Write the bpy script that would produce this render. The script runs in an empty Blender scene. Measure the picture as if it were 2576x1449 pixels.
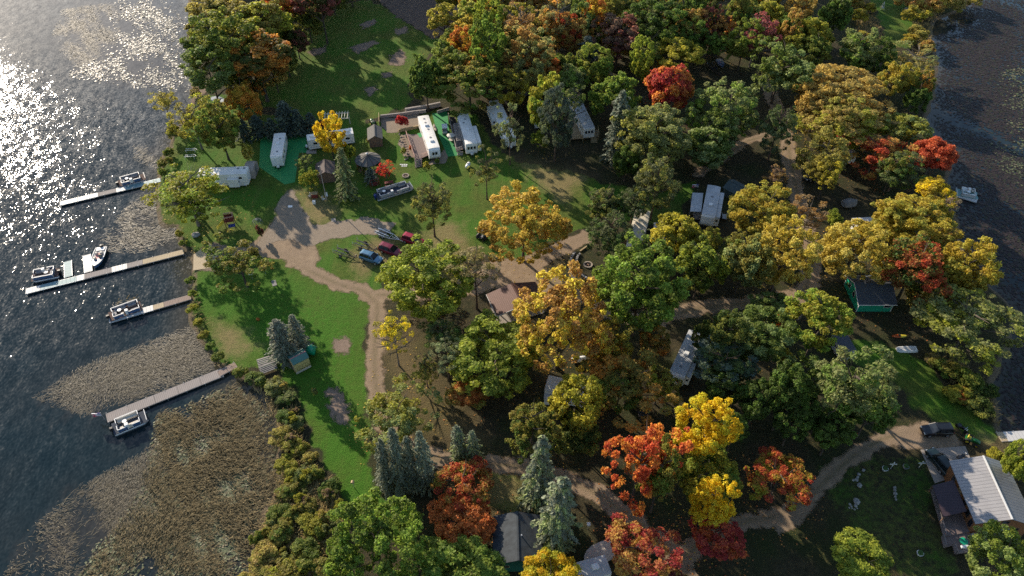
import bpy, math, random
import numpy as np
from mathutils import Vector, Matrix

# ------------------------------------------------------------------ scene, camera, light
SC = bpy.context.scene
COL = SC.collection
random.seed(7)
RNG = np.random.default_rng(7)

HC, F = 95.0, 1850.0                       # camera height; focal length in pixels of a 2576 wide picture
S2 = math.sqrt(.5)
cam = bpy.data.cameras.new('camera'); camo = bpy.data.objects.new('camera', cam); COL.objects.link(camo)
camo.location = (0, 0, HC); camo.rotation_euler = (math.radians(45), 0, 0)
cam.sensor_width = 36; cam.lens = 36 * F / 2576; cam.clip_start = .5; cam.clip_end = 6000
SC.camera = camo

SUN_AZ, SUN_EL = math.radians(39.5), math.radians(21.5)     # sun ahead and to the left
world = bpy.data.worlds.new('World'); SC.world = world; world.use_nodes = True
wn = world.node_tree; bg = wn.nodes['Background']
sky = wn.nodes.new('ShaderNodeTexSky'); sky.sky_type = 'NISHITA'; sky.sun_disc = False
sky.sun_elevation = SUN_EL; sky.sun_rotation = -SUN_AZ; sky.air_density = 1.0; sky.dust_density = .6
wn.links.new(sky.outputs[0], bg.inputs[0]); bg.inputs[1].default_value = .12
sl = bpy.data.lights.new('sun', 'SUN'); sl.energy = 5.0; sl.angle = math.radians(.6); sl.color = (1, .87, .70)
so = bpy.data.objects.new('sun', sl); COL.objects.link(so)
sdir = Vector((-math.sin(SUN_AZ) * math.cos(SUN_EL), math.cos(SUN_AZ) * math.cos(SUN_EL), math.sin(SUN_EL)))
so.rotation_euler = sdir.to_track_quat('Z', 'Y').to_euler(); so.location = sdir * 300
vs = SC.view_settings; vs.view_transform = 'Standard'; vs.look = 'None'; vs.exposure = 0.8; vs.gamma = 1
SC.cycles.use_denoising = False
SC.cycles.max_bounces = 10; SC.cycles.diffuse_bounces = 7; SC.cycles.transparent_max_bounces = 12
SC.cycles.sample_clamp_indirect = 4

# ------------------------------------------------------------------ picture <-> ground
def P(x, y, z=0.0):
    X = (x - 1288) / F; v = (724.5 - y) / F
    t = (z - HC) / (-S2 + S2 * v)
    return Vector((X * t, (S2 + S2 * v) * t, z))
def proj(p):
    d = Vector(p) - Vector((0, 0, HC))
    zz = d.y * S2 - d.z * S2
    return 1288 + F * d.x / zz, 724.5 - F * (d.y * S2 + d.z * S2) / zz, zz
def PP(pts, z=0.0): return np.array([P(x, y, z)[:2] for x, y in pts])

# ------------------------------------------------------------------ materials
MATS = {}
class NT:
    def __init__(s, name):
        s.m = bpy.data.materials.new(name); s.m.use_nodes = True; s.t = s.m.node_tree; s.t.nodes.clear()
        s.out = s.n('ShaderNodeOutputMaterial')
        MATS[name] = s.m
    def n(s, t, **k):
        o = s.t.nodes.new(t)
        for a, b in k.items(): setattr(o, a, b)
        return o
    def l(s, a, b): s.t.links.new(a, b)
    def val(s, sock, v):
        if hasattr(v, 'links'): s.l(v, sock)
        elif isinstance(v, (tuple, list)) and len(v) == 3 and sock.type == 'RGBA': sock.default_value = (*v, 1)
        else: sock.default_value = v
    def math(s, op, a, b=0.0, c=None):
        o = s.n('ShaderNodeMath', operation=op); s.val(o.inputs[0], a); s.val(o.inputs[1], b)
        if c is not None: s.val(o.inputs[2], c)
        return o.outputs[0]
    def mix(s, f, a, b):
        o = s.n('ShaderNodeMix', data_type='RGBA'); s.val(o.inputs[0], f); s.val(o.inputs[6], a); s.val(o.inputs[7], b); return o.outputs[2]
    def ramp(s, v, lo, hi):
        o = s.n('ShaderNodeMapRange'); s.val(o.inputs[0], v); o.inputs[1].default_value = lo; o.inputs[2].default_value = hi
        return o.outputs[0]
    def pos(s, obj=False, scale=(1, 1, 1), rot=0):
        tc = s.n('ShaderNodeTexCoord') if obj else s.n('ShaderNodeNewGeometry')
        o = tc.outputs['Object'] if obj else tc.outputs['Position']
        mp = s.n('ShaderNodeMapping'); mp.inputs['Scale'].default_value = scale; mp.inputs['Rotation'].default_value = (0, 0, rot)
        s.l(o, mp.inputs[0]); return mp.outputs[0]
    def noise(s, vec, sc, det=3, rough=.55, col=False):
        o = s.n('ShaderNodeTexNoise'); s.l(vec, o.inputs['Vector']); o.inputs['Scale'].default_value = sc
        o.inputs['Detail'].default_value = det; o.inputs['Roughness'].default_value = rough
        return o.outputs['Color' if col else 'Fac']
    def vor(s, vec, sc, out='Distance', feat='F1'):
        o = s.n('ShaderNodeTexVoronoi', feature=feat); s.l(vec, o.inputs['Vector']); o.inputs['Scale'].default_value = sc
        return o.outputs[out]
    def attr(s, name, typ='GEOMETRY', out='Fac'):
        o = s.n('ShaderNodeAttribute', attribute_type=typ, attribute_name=name); return o.outputs[out]
    def bump(s, h, strength=.5, dist=.1):
        o = s.n('ShaderNodeBump'); s.l(h, o.inputs['Height']); o.inputs['Strength'].default_value = strength
        o.inputs['Distance'].default_value = dist; return o.outputs[0]
    def bsdf(s, col, rough=.7, metal=0.0, spec=.4, normal=None):
        o = s.n('ShaderNodeBsdfPrincipled'); s.val(o.inputs['Base Color'], col); s.val(o.inputs['Roughness'], rough)
        o.inputs['Metallic'].default_value = metal; s.val(o.inputs['Specular IOR Level'], spec)
        if normal is not None: s.l(normal, o.inputs['Normal'])
        return o.outputs[0]
    def done(s, sh): s.l(sh, s.out.inputs[0]); return s.m

def simple(name, col, rough=.6, var=.18, sc=2.5, metal=0.0, spec=.4, bump=0.0, dirt=None):
    t = NT(name); v = t.pos(True)
    n = t.noise(v, sc, 4)
    a = tuple(max(0, c * (1 - var)) for c in col); b = tuple(min(1, c * (1 + var)) for c in col)
    c = t.mix(t.ramp(n, .3, .7), a, b)
    if dirt:
        d = t.ramp(t.noise(v, sc * .35, 5, .65), .50, .78)
        c = t.mix(t.math('MULTIPLY', d, .7), c, dirt)
    nb = t.bump(t.noise(v, sc * 6, 3), bump, .03) if bump else None
    return t.done(t.bsdf(c, rough, metal, spec, nb))
def M(name): return MATS[name]

simple('white_paint', (.78, .77, .74), .45, .05, 1.2, dirt=(.55, .53, .48))
simple('rv_roof', (.74, .72, .67), .55, .06, .8, dirt=(.42, .41, .38))
simple('rv_roof_grey', (.42, .43, .44), .55, .12, .9, dirt=(.26, .26, .25))
simple('cream_paint', (.62, .56, .45), .5, .06, 1.2, dirt=(.42, .37, .29))
simple('grey_panel', (.36, .37, .38), .5, .10, 1.5)
simple('tan_fabric', (.33, .28, .24), .9, .12, 3)
simple('black_plastic', (.018, .018, .02), .5, .2, 4)
simple('black_rubber', (.015, .015, .016), .85, .2, 6)
simple('dark_glass', (.012, .016, .02), .08, .1, 2, spec=.7)
simple('chrome', (.6, .6, .62), .25, .05, 3, metal=1.0)
simple('aluminium', (.52, .53, .55), .38, .08, 2, metal=.7)
simple('galvanised', (.50, .52, .54), .45, .10, 3, metal=.4)
simple('rust_steel', (.055, .035, .028), .75, .3, 4)
simple('car_blue', (.10, .21, .31), .25, .03, 2, metal=.35, spec=.6)
simple('car_red', (.30, .012, .035), .25, .03, 2, metal=.2, spec=.6)
simple('car_maroon', (.16, .010, .028), .28, .03, 2, metal=.2, spec=.6)
simple('car_black', (.010, .011, .014), .2, .05, 2, spec=.7)
simple('car_green', (.008, .018, .018), .2, .05, 2, spec=.7)
simple('lamp_red', (.3, .01, .01), .25, .05, 3)
simple('lamp_clear', (.65, .65, .62), .15, .05, 3)
simple('wood_grey', (.30, .265, .24), .85, .22, 3, bump=.3)
simple('wood_brown', (.17, .105, .07), .8, .22, 3, bump=.3)
simple('wood_tan', (.38, .28, .15), .8, .16, 3, bump=.3)
simple('wood_pink', (.42, .25, .19), .8, .15, 3, bump=.2)
simple('wood_deck', (.17, .145, .14), .85, .16, 2, bump=.2)
simple('wood_red', (.14, .025, .02), .75, .2, 3, bump=.2)
simple('log_wall', (.27, .115, .045), .7, .2, 2, bump=.3)
simple('green_wall', (.008, .27, .155), .6, .08, 1.5)
simple('dark_green_wall', (.012, .085, .06), .65, .1, 1.5)
simple('shingle_slate', (.060, .070, .085), .9, .15, 6, bump=.4)
simple('shingle_dark', (.040, .048, .055), .85, .3, 1.4, bump=.4)
simple('shingle_grey', (.125, .118, .108), .9, .15, 5, bump=.4)
simple('shingle_brown', (.115, .092, .085), .9, .15, 5, bump=.4)
simple('canvas_dark', (.045, .043, .042), .7, .25, 2)
simple('canvas_grey', (.16, .155, .15), .8, .18, 2, bump=.2)
simple('canvas_green', (.055, .075, .075), .8, .15, 2, bump=.2)
simple('tarp_white', (.58, .54, .49), .7, .12, 2, bump=.3, dirt=(.35, .31, .27))
simple('plastic_white', (.75, .75, .73), .4, .05, 2)
simple('plastic_yellow', (.62, .50, .05), .4, .08, 2)
simple('plastic_green', (.01, .30, .16), .25, .08, 2, spec=.6)
simple('plastic_green_mat', (.025, .23, .065), .8, .12, 1.5, bump=.2)
simple('plastic_orange', (.50, .10, .02), .4, .15, 2)
simple('plastic_blue', (.015, .04, .20), .45, .1, 2)
simple('teal_panel', (.17, .31, .30), .6, .07, 1.5)
simple('teal_grey', (.16, .24, .26), .6, .07, 1.5)
simple('yellow_panel', (.50, .41, .17), .65, .1, 2)
simple('dark_yellow', (.24, .19, .06), .7, .1, 2)
simple('stripe_pink', (.50, .20, .20), .6, .08, 2)
simple('seat_grey', (.22, .22, .23), .7, .1, 2)
simple('seat_cream', (.55, .50, .42), .7, .08, 2)
simple('carpet_blue', (.04, .05, .07), .95, .15, 4)
simple('carpet_brown', (.10, .065, .055), .95, .15, 4)
simple('pontoon_blue', (.05, .10, .20), .35, .08, 2, spec=.5)
simple('hull_silver', (.45, .47, .50), .35, .06, 2, metal=.5)
simple('stone', (.27, .26, .25), .85, .25, 2.2, bump=.5)
simple('stone_tan', (.30, .25, .20), .85, .25, 2.2, bump=.5)
simple('concrete', (.30, .265, .23), .85, .14, .9, dirt=(.20, .17, .15))
simple('concrete_grey', (.22, .21, .20), .9, .16, 1.5)
simple('flag_red', (.45, .03, .07), .8, .1, 3)
simple('flag_blue', (.02, .03, .15), .8, .1, 3)
simple('tractor_green', (.015, .13, .03), .35, .1, 2, spec=.5)
simple('trim_white', (.70, .69, .66), .5, .05, 2)
simple('tan_tarp', (.46, .40, .34), .75, .15, 1.6, bump=.4, dirt=(.28, .24, .2))
simple('teal_roof', (.085, .20, .165), .6, .12, 1.5)
simple('canvas_boat', (.16, .20, .25), .75, .2, 2, bump=.3, dirt=(.3, .3, .28))
simple('stone_pale', (.27, .265, .25), .85, .2, 2.2, bump=.5)
simple('moss', (.04, .09, .02), .9, .4, 6, bump=.5)
simple('rust_flower', (.36, .12, .02), .9, .3, 8, bump=.5)
simple('bark', (.075, .058, .045), .9, .3, 5, bump=.5)
simple('bark_pale', (.16, .14, .12), .9, .3, 5, bump=.5)
simple('bark_pine', (.12, .075, .055), .9, .3, 5, bump=.5)

def ribbed(name, col, col2, pitch, axis=0, rough=.4, metal=.3):
    t = NT(name); tc = t.n('ShaderNodeTexCoord'); sp = t.n('ShaderNodeSeparateXYZ'); t.l(tc.outputs['Object'], sp.inputs[0])
    fr = t.math('FRACT', t.math('DIVIDE', sp.outputs[axis], pitch))
    rib = t.math('LESS_THAN', fr, .16)
    n = t.noise(t.pos(True), .7, 4)
    c = t.mix(rib, t.mix(t.ramp(n, .3, .7), col, tuple(x * .86 for x in col)), col2)
    h = t.math('SMOOTH_MIN', t.math('ABSOLUTE', t.math('SUBTRACT', fr, .08)), .1, .05)
    return t.done(t.bsdf(c, rough, metal, .4, t.bump(h, .8, .15)))
ribbed('metal_roof_silver', (.34, .33, .33), (.20, .195, .20), .5, 1)
ribbed('metal_roof_plum', (.060, .040, .048), (.035, .024, .03), .4, 1, .45)
ribbed('metal_roof_red', (.105, .046, .032), (.065, .030, .022), .32, 0, .5, .15)
ribbed('planks_grey', (.29, .255, .235), (.17, .15, .14), .28, 0, .85, 0)
ribbed('planks_tan', (.46, .37, .24), (.30, .23, .15), .28, 0, .85, 0)
ribbed('planks_brown', (.27, .20, .165), (.17, .125, .10), .28, 0, .85, 0)
ribbed('planks_white', (.56, .55, .53), (.42, .41, .40), .6, 0, .6, 0)
ribbed('planks_teal', (.17, .29, .31), (.13, .22, .24), .7, 0, .6, 0)
ribbed('deck_boards', (.19, .14, .125), (.115, .085, .075), .2, 1, .85, 0)
ribbed('deck_tan', (.36, .27, .16), (.22, .16, .09), .2, 1, .85, 0)
ribbed('logs', (.27, .115, .045), (.13, .055, .022), .26, 2, .7, 0)

# -- foliage: base colour = the tree's two leaf colours mixed by clump; some light passes through the leaves
def foliage(name, trans=.35):
    t = NT(name)
    oi = t.n('ShaderNodeObjectInfo')
    c1 = oi.outputs['Color']; c2 = t.attr('tint', 'OBJECT', 'Color')
    clump = t.attr('clump'); leaf = t.attr('leaf')
    sp = t.n('ShaderNodeSeparateXYZ'); tc = t.n('ShaderNodeTexCoord'); t.l(tc.outputs['Object'], sp.inputs[0])
    f = t.math('ADD', t.math('MULTIPLY', clump, 1.0), t.math('MULTIPLY', leaf, .35))
    f = t.math('ADD', f, t.math('MULTIPLY', sp.outputs[2], -.28))
    bias = oi.outputs['Alpha']
    f = t.ramp(t.math('ADD', f, t.math('SUBTRACT', bias, .5)), .30, 1.05)
    c = t.mix(f, c1, c2)
    hsv = t.n('ShaderNodeHueSaturation'); t.l(c, hsv.inputs['Color'])
    t.l(t.math('MULTIPLY', t.math('MULTIPLY_ADD', leaf, .7, .65), t.math('MULTIPLY_ADD', clump, .36, .82)), hsv.inputs['Value'])
    t.l(t.math('ADD', t.math('MULTIPLY_ADD', clump, .026, .478), t.math('MULTIPLY', leaf, .020)), hsv.inputs['Hue'])
    c = hsv.outputs[0]
    d = t.bsdf(c, .6, 0, .25)
    tr = t.n('ShaderNodeBsdfTranslucent'); t.l(c, tr.inputs[0])
    mx = t.n('ShaderNodeMixShader'); mx.inputs[0].default_value = trans; t.l(d, mx.inputs[1]); t.l(tr.outputs[0], mx.inputs[2])
    return t.done(mx.outputs[0])
foliage('leaves', .56); foliage('needles', .4)

# ------------------------------------------------------------------ object helpers
def tag(o, label=None, cat=None, group=None, kind=None):
    if label: o['label'] = label
    if cat: o['category'] = cat
    if group: o['group'] = group
    if kind: o['kind'] = kind
    return o
def empty(name, label, cat, loc=(0, 0, 0), rz=0.0, group=None):
    o = bpy.data.objects.new(name, None); COL.objects.link(o); o.empty_display_size = .3
    o.location = loc; o.rotation_euler = (0, 0, rz); return tag(o, label, cat, group)
def children(o): return list(o.children)
def copy_tree(o, parent=None):
    c = o.copy(); COL.objects.link(c); c.parent = parent
    for ch in children(o): copy_tree(ch, c)
    return c

class MB:
    def __init__(s): s.v = []; s.f = []
    def add(s, vs, fs):
        k = len(s.v); s.v += [tuple(v) for v in vs]; s.f += [tuple(i + k for i in f) for f in fs]; return s
    def box(s, c, d, rz=0.0, ry=0.0):
        R = Matrix.Rotation(rz, 3, 'Z') @ Matrix.Rotation(ry, 3, 'Y')
        vs = [Vector(c) + R @ Vector((x * d[0] / 2, y * d[1] / 2, z * d[2] / 2)) for x in (-1, 1) for y in (-1, 1) for z in (-1, 1)]
        return s.add(vs, [(0, 1, 3, 2), (4, 6, 7, 5), (0, 4, 5, 1), (2, 3, 7, 6), (0, 2, 6, 4), (1, 5, 7, 3)])
    def bar(s, a, b, w, h=None):
        a, b = Vector(a), Vector(b); h = h or w; d = (b - a); L = d.length
        if L < 1e-6: return s
        d.normalize(); up = Vector((0, 0, 1)) if abs(d.z) < .95 else Vector((1, 0, 0))
        sx = d.cross(up).normalized() * w / 2; sz = sx.cross(d).normalized() * h / 2
        vs = [p + i * sx + j * sz for p in (a, b) for i, j in ((-1, -1), (1, -1), (1, 1), (-1, 1))]
        return s.add(vs, [(0, 3, 2, 1), (4, 5, 6, 7), (0, 1, 5, 4), (1, 2, 6, 5), (2, 3, 7, 6), (3, 0, 4, 7)])
    def tube(s, pts, r, n=8, cap=True):
        pts = [Vector(p) for p in pts]; rs = r if isinstance(r, (list, tuple)) else [r] * len(pts); rings = []
        for i, p in enumerate(pts):
            d = (pts[min(i + 1, len(pts) - 1)] - pts[max(i - 1, 0)]).normalized()
            up = Vector((0, 0, 1)) if abs(d.z) < .9 else Vector((1, 0, 0))
            x = d.cross(up).normalized(); y = x.cross(d)
            rings.append([p + (x * math.cos(2 * math.pi * k / n) + y * math.sin(2 * math.pi * k / n)) * rs[i] for k in range(n)])
        fs = [(i * n + k, i * n + (k + 1) % n, (i + 1) * n + (k + 1) % n, (i + 1) * n + k) for i in range(len(pts) - 1) for k in range(n)]
        if cap: fs += [tuple(range(n))[::-1], tuple((len(pts) - 1) * n + k for k in range(n))]
        return s.add([v for r_ in rings for v in r_], fs)
    def cyl(s, c, r, h, n=16, r2=None): return s.tube([c, (c[0], c[1], c[2] + h)], [r, r if r2 is None else r2], n)
    def prism(s, prof, y0, y1):                      # profile in x,z pushed along y
        n = len(prof); vs = [(x, y0, z) for x, z in prof] + [(x, y1, z) for x, z in prof]
        return s.add(vs, [tuple(range(n)), tuple(range(2 * n - 1, n - 1, -1))] + [(i, i + n, (i + 1) % n + n, (i + 1) % n) for i in range(n)])
    def prismx(s, prof, x0, x1):                     # profile in y,z pushed along x
        n = len(prof); vs = [(x0, y, z) for y, z in prof] + [(x1, y, z) for y, z in prof]
        return s.add(vs, [tuple(range(n))[::-1], tuple(range(n, 2 * n))] + [(i, (i + 1) % n, (i + 1) % n + n, i + n) for i in range(n)])
    def plate(s, pts, z0, z1):                       # flat outline given thickness
        n = len(pts); vs = [(x, y, z0) for x, y in pts] + [(x, y, z1) for x, y in pts]
        return s.add(vs, [tuple(range(n))[::-1], tuple(range(n, 2 * n))] + [(i, (i + 1) % n, (i + 1) % n + n, i + n) for i in range(n)])
    def loft(s, rings, cap=True):
        n = len(rings[0])
        fs = [(i * n + k, i * n + (k + 1) % n, (i + 1) * n + (k + 1) % n, (i + 1) * n + k) for i in range(len(rings) - 1) for k in range(n)]
        if cap: fs += [tuple(range(n))[::-1], tuple((len(rings) - 1) * n + k for k in range(n))]
        return s.add([v for r_ in rings for v in r_], fs)
    def blob(s, c, d, seed=0, rough=.18, nu=8, nv=6):
        rr = random.Random(seed); vs = []; fs = []
        for i in range(nv + 1):
            th = math.pi * i / nv
            for k in range(nu):
                ph = 2 * math.pi * k / nu; q = 1 + rr.uniform(-rough, rough)
                vs.append((c[0] + d[0] * q * math.sin(th) * math.cos(ph), c[1] + d[1] * q * math.sin(th) * math.sin(ph), c[2] + d[2] * q * math.cos(th)))
        for i in range(nv):
            for k in range(nu): fs.append((i * nu + k, (i + 1) * nu + k, (i + 1) * nu + (k + 1) % nu, i * nu + (k + 1) % nu))
        return s.add(vs, fs)
    def build(s, name, mat, parent=None, bevel=0.0, smooth=False):
        me = bpy.data.meshes.new(name); me.from_pydata(s.v, [], s.f); me.update()
        bm_fix(me)
        me.materials.append(M(mat)); o = bpy.data.objects.new(name, me); COL.objects.link(o)
        if parent: o.parent = parent
        if smooth:
            for p in me.polygons: p.use_smooth = True
        if bevel:
            b = o.modifiers.new('bevel', 'BEVEL'); b.width = bevel; b.segments = 2; b.limit_method = 'ANGLE'
        return o
import bmesh
def bm_fix(me):
    bm = bmesh.new(); bm.from_mesh(me); bmesh.ops.recalc_face_normals(bm, faces=bm.faces); bm.to_mesh(me); bm.free()
def quads_mesh(name, Q, attrs, mat):
    """Q: (N,4,3) loose quads; attrs: name -> (N,) floats"""
    N = len(Q); me = bpy.data.meshes.new(name)
    me.vertices.add(N * 4); me.vertices.foreach_set('co', np.ascontiguousarray(Q, dtype=np.float32).ravel())
    me.loops.add(N * 4); me.loops.foreach_set('vertex_index', np.arange(N * 4, dtype=np.int32))
    me.polygons.add(N); me.polygons.foreach_set('loop_start', np.arange(0, N * 4, 4, dtype=np.int32))
    me.update(calc_edges=True)
    for k, a in attrs.items():
        at = me.attributes.new(k, 'FLOAT', 'POINT'); at.data.foreach_set('value', np.repeat(a, 4).astype(np.float32))
    me.materials.append(M(mat)); return me
def unit(a): return a / (np.linalg.norm(a, axis=-1, keepdims=True) + 1e-9)
def quads_from(pos, nrm, sx, sy, rng, along=None):
    r = rng.normal(size=pos.shape) if along is None else along
    u = unit(np.cross(nrm, r)); v = unit(np.cross(nrm, u)); u = u * sx[:, None]; v = v * sy[:, None]
    return np.stack([pos - u - v, pos + u - v, pos + u + v, pos - u + v], axis=1)
# ------------------------------------------------------------------ ground, water, roads
def inpoly(X, Y, poly):
    r = np.zeros(X.shape, bool); n = len(poly)
    for i in range(n):
        x1, y1 = poly[i]; x2, y2 = poly[(i + 1) % n]
        if y1 == y2: continue
        c = ((y1 > Y) != (y2 > Y)) & (X < (x2 - x1) * (Y - y1) / (y2 - y1) + x1); r ^= c
    return r
def dseg(X, Y, pts, closed=False):
    d = np.full(X.shape, 1e9); n = len(pts)
    for i in range(n if closed else n - 1):
        a = pts[i]; b = pts[(i + 1) % n]; ab = b - a; L = (ab @ ab) + 1e-9
        t = np.clip(((X - a[0]) * ab[0] + (Y - a[1]) * ab[1]) / L, 0, 1)
        d = np.minimum(d, np.hypot(X - a[0] - t * ab[0], Y - a[1] - t * ab[1]))
    return d
def sd(X, Y, poly):                                   # signed distance, positive inside
    d = dseg(X, Y, poly, True); return np.where(inpoly(X, Y, poly), d, -d)

LEFT = [(470, 0), (478, 60), (468, 110), (480, 190), (483, 255), (470, 292), (445, 318), (428, 345), (424, 372), (406, 385), (400, 420), (394, 446),
        (388, 480), (392, 530), (402, 572), (440, 570), (447, 612), (462, 630), (476, 650), (482, 690), (478, 742), (470, 772), (474, 805),
        (492, 845), (522, 892), (545, 922), (585, 930), (632, 972), (668, 1010), (690, 1060), (698, 1110), (690, 1160), (688, 1230), (655, 1290), (632, 1350), (622, 1449)]
RIGHT = [(2580, 1110), (2520, 1085), (2516, 1033), (2500, 966), (2540, 880), (2566, 783), (2496, 716), (2420, 616), (2412, 550), (2380, 470),
         (2404, 400), (2350, 345), (2332, 300), (2356, 233), (2362, 150), (2344, 100), (2352, 52), (2410, 27), (2457, 0)]
LAND = np.vstack([[[-150, 900], [-122, 300]], PP(LEFT), [[-55, 0], [-60, -400], [150, -400], [100, 40]], PP(RIGHT), [[155, 240], [190, 320], [260, 900]]])
def polyw(p): return PP(p)
LAWN = [polyw(p) for p in (
    [(640, 250), (690, 190), (740, 110), (800, 60), (860, 10), (930, 0), (1010, 40), (1090, 92), (1115, 120), (1060, 150), (1030, 210), (1040, 260), (1000, 275), (930, 300), (880, 330), (780, 320), (700, 280)],
    [(478, 235), (560, 240), (660, 290), (780, 300), (940, 305), (1000, 300), (1100, 275), (1200, 290), (1240, 370), (1330, 415), (1470, 440), (1545, 470), (1490, 560), (1460, 578), (1390, 612), (1300, 655), (1180, 640), (1000, 660),
     (965, 715), (945, 760), (940, 800), (920, 850), (918, 960), (925, 1040), (935, 1180), (962, 1250), (1000, 1300), (1070, 1390), (1040, 1400), (880, 1280), (860, 1250), (800, 1150), (770, 1080), (750, 1000), (700, 925), (590, 925), (540, 905), (490, 830), (470, 770), (480, 690), (500, 650), (450, 600), (390, 520), (400, 440), (430, 370)],
    [(2100, 880), (2150, 850), (2330, 900), (2400, 1000), (2520, 1080), (2500, 1110), (2420, 1090), (2330, 1050), (2250, 960), (2140, 900)],
    [(2060, 1190), (2150, 1130), (2320, 1150), (2340, 1220), (2360, 1330), (2420, 1460), (2250, 1460), (2200, 1400), (2100, 1300)],
    [(2190, -10), (2275, -10), (2295, 60), (2285, 120), (2240, 115), (2215, 60)],
    [(1540, 470), (1700, 480), (1760, 450), (1700, 560), (1520, 560)],
    [(1230, 1175), (1310, 1195), (1370, 1260), (1250, 1290), (1190, 1250)])]
VIVID = [(500, 690), (700, 700), (800, 730), (900, 760), (930, 820), (915, 960), (925, 1180), (980, 1300), (860, 1250), (770, 1080), (700, 925), (640, 880), (540, 800), (490, 740)]
DRY = [polyw(p) for p in (
    [(980, 835), (1040, 830), (1110, 960), (1210, 1100), (1120, 1120), (1000, 1010), (965, 900)],
    [(740, 470), (800, 480), (860, 540), (800, 580), (760, 560)], [(1100, 560), (1160, 560), (1200, 640), (1100, 640), (1040, 610)],
    [(1200, 1175), (1320, 1190), (1380, 1270), (1240, 1300), (1170, 1250)], [(530, 810), (620, 830), (650, 880), (600, 905), (545, 880)],
    [(2470, 1090), (2540, 1120), (2540, 1180), (2470, 1150)], [(930, 595), (1010, 600), (1000, 660), (900, 700), (880, 640)], [(1290, 400), (1480, 440), (1420, 520), (1350, 470)])]
xs = np.concatenate([[-1800, -900, -450, -260], np.arange(-180, 181, 1.0), [260, 450, 900, 1800]])
ys = np.concatenate([[-900, -400, -100, -20], np.arange(20, 261, 1.0), [290, 340, 450, 700, 1200, 2400]])
def grid_mesh(name, xs, ys, zf, attrs, mat, keep=None):
    X, Y = np.meshgrid(xs, ys); nx, ny = len(xs), len(ys)
    Z = zf(X, Y); co = np.stack([X, Y, Z], -1).reshape(-1, 3)
    i = np.arange((ny - 1) * (nx - 1)); r, c = i // (nx - 1), i % (nx - 1); a = r * nx + c
    Fq = np.stack([a, a + 1, a + nx + 1, a + nx], 1)
    A = {k: f(X, Y).reshape(-1) for k, f in attrs.items()}
    if keep is not None:
        kv = keep(X, Y).reshape(-1); Fq = Fq[kv[Fq].any(1)]
        used = np.unique(Fq); mp = np.full(len(co), -1); mp[used] = np.arange(len(used)); co = co[used]; Fq = mp[Fq]; A = {k: v[used] for k, v in A.items()}
    me = bpy.data.meshes.new(name); me.vertices.add(len(co)); me.vertices.foreach_set('co', co.astype(np.float32).ravel())
    me.loops.add(len(Fq) * 4); me.loops.foreach_set('vertex_index', Fq.astype(np.int32).ravel())
    me.polygons.add(len(Fq)); me.polygons.foreach_set('loop_start', np.arange(0, len(Fq) * 4, 4, dtype=np.int32)); me.update(calc_edges=True)
    for k, v in A.items():
        at = me.attributes.new(k, 'FLOAT', 'POINT'); at.data.foreach_set('value', v.astype(np.float32))
    me.materials.append(M(mat)); o = bpy.data.objects.new(name, me); COL.objects.link(o); return o
def wob(X, Y): return .5 * np.sin(X * .9 + Y * .4) + .4 * np.sin(Y * 1.3 - X * .5) + .3 * np.sin(X * 2.1 + 1.7)
def soft(polys, w):
    def f(X, Y):
        r = np.full(X.shape, -1e9)
        for p in polys: r = np.maximum(r, sd(X, Y, p))
        return np.clip(.5 + (r + wob(X, Y)) / w, 0, 1)
    return f
def landz(X, Y):
    d = sd(X, Y, LAND) + .35 * wob(X, Y)
    return np.interp(d, [-5, 0, 1.3], [-1.8, -.35, 0.0])

t = NT('ground'); v = t.pos()
lawn, dry, shore = t.attr('lawn'), t.attr('dry'), t.attr('shore')
n1 = t.noise(v, .12, 4); n2 = t.noise(v, 1.1, 4, .65); n3 = t.noise(v, 5.5, 3, .7)
mow = t.noise(t.pos(False, (.9, .06, 1), .5), 1.0, 2)
g = t.mix(t.ramp(n2, .3, .7), (.050, .080, .012), (.105, .135, .022))
g = t.mix(t.ramp(n1, .40, .60), g, (.055, .135, .013))
g = t.mix(t.math('MULTIPLY', t.ramp(mow, .45, .62), .35), g, (.12, .15, .03))
g = t.mix(t.math('MULTIPLY', t.attr('vivid'), t.ramp(n2, .2, .6)), g, (.052, .150, .012))
gd = t.math('MULTIPLY', t.ramp(t.math('ADD', t.math('MULTIPLY', dry, .62), t.math('MULTIPLY', n2, .6)), .48, .85), .8)
g = t.mix(gd, g, (.24, .18, .085))
lit = t.mix(t.ramp(n2, .3, .7), (.028, .026, .015), (.068, .056, .030))
lit = t.mix(t.ramp(n1, .45, .65), lit, (.032, .042, .014))
lit = t.mix(t.math('MULTIPLY', dry, .6), lit, (.19, .14, .065))
lf = t.math('LESS_THAN', t.vor(v, 3.2), .16)
lit = t.mix(t.math('MULTIPLY', lf, .8), lit, (.22, .15, .045))
m = t.ramp(t.math('ADD', lawn, t.math('MULTIPLY', t.math('SUBTRACT', n2, .5), .7)), .35, .65)
c = t.mix(m, lit, g)
c = t.mix(t.math('MULTIPLY', t.math('LESS_THAN', t.vor(v, 1.7), .07), .5), c, (.24, .18, .06))
sh = t.ramp(t.math('ADD', shore, t.math('MULTIPLY', n2, .6)), .75, 1.05)
c = t.mix(sh, c, (.15, .115, .075))
hs = t.n('ShaderNodeHueSaturation'); t.l(c, hs.inputs['Color']); t.l(t.math('MULTIPLY_ADD', n3, .9, .55), hs.inputs['Value'])
t.done(t.bsdf(hs.outputs[0], .95, 0, .15, t.bump(t.math('ADD', n3, t.math('MULTIPLY', n2, .7)), .9, .25)))

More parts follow.
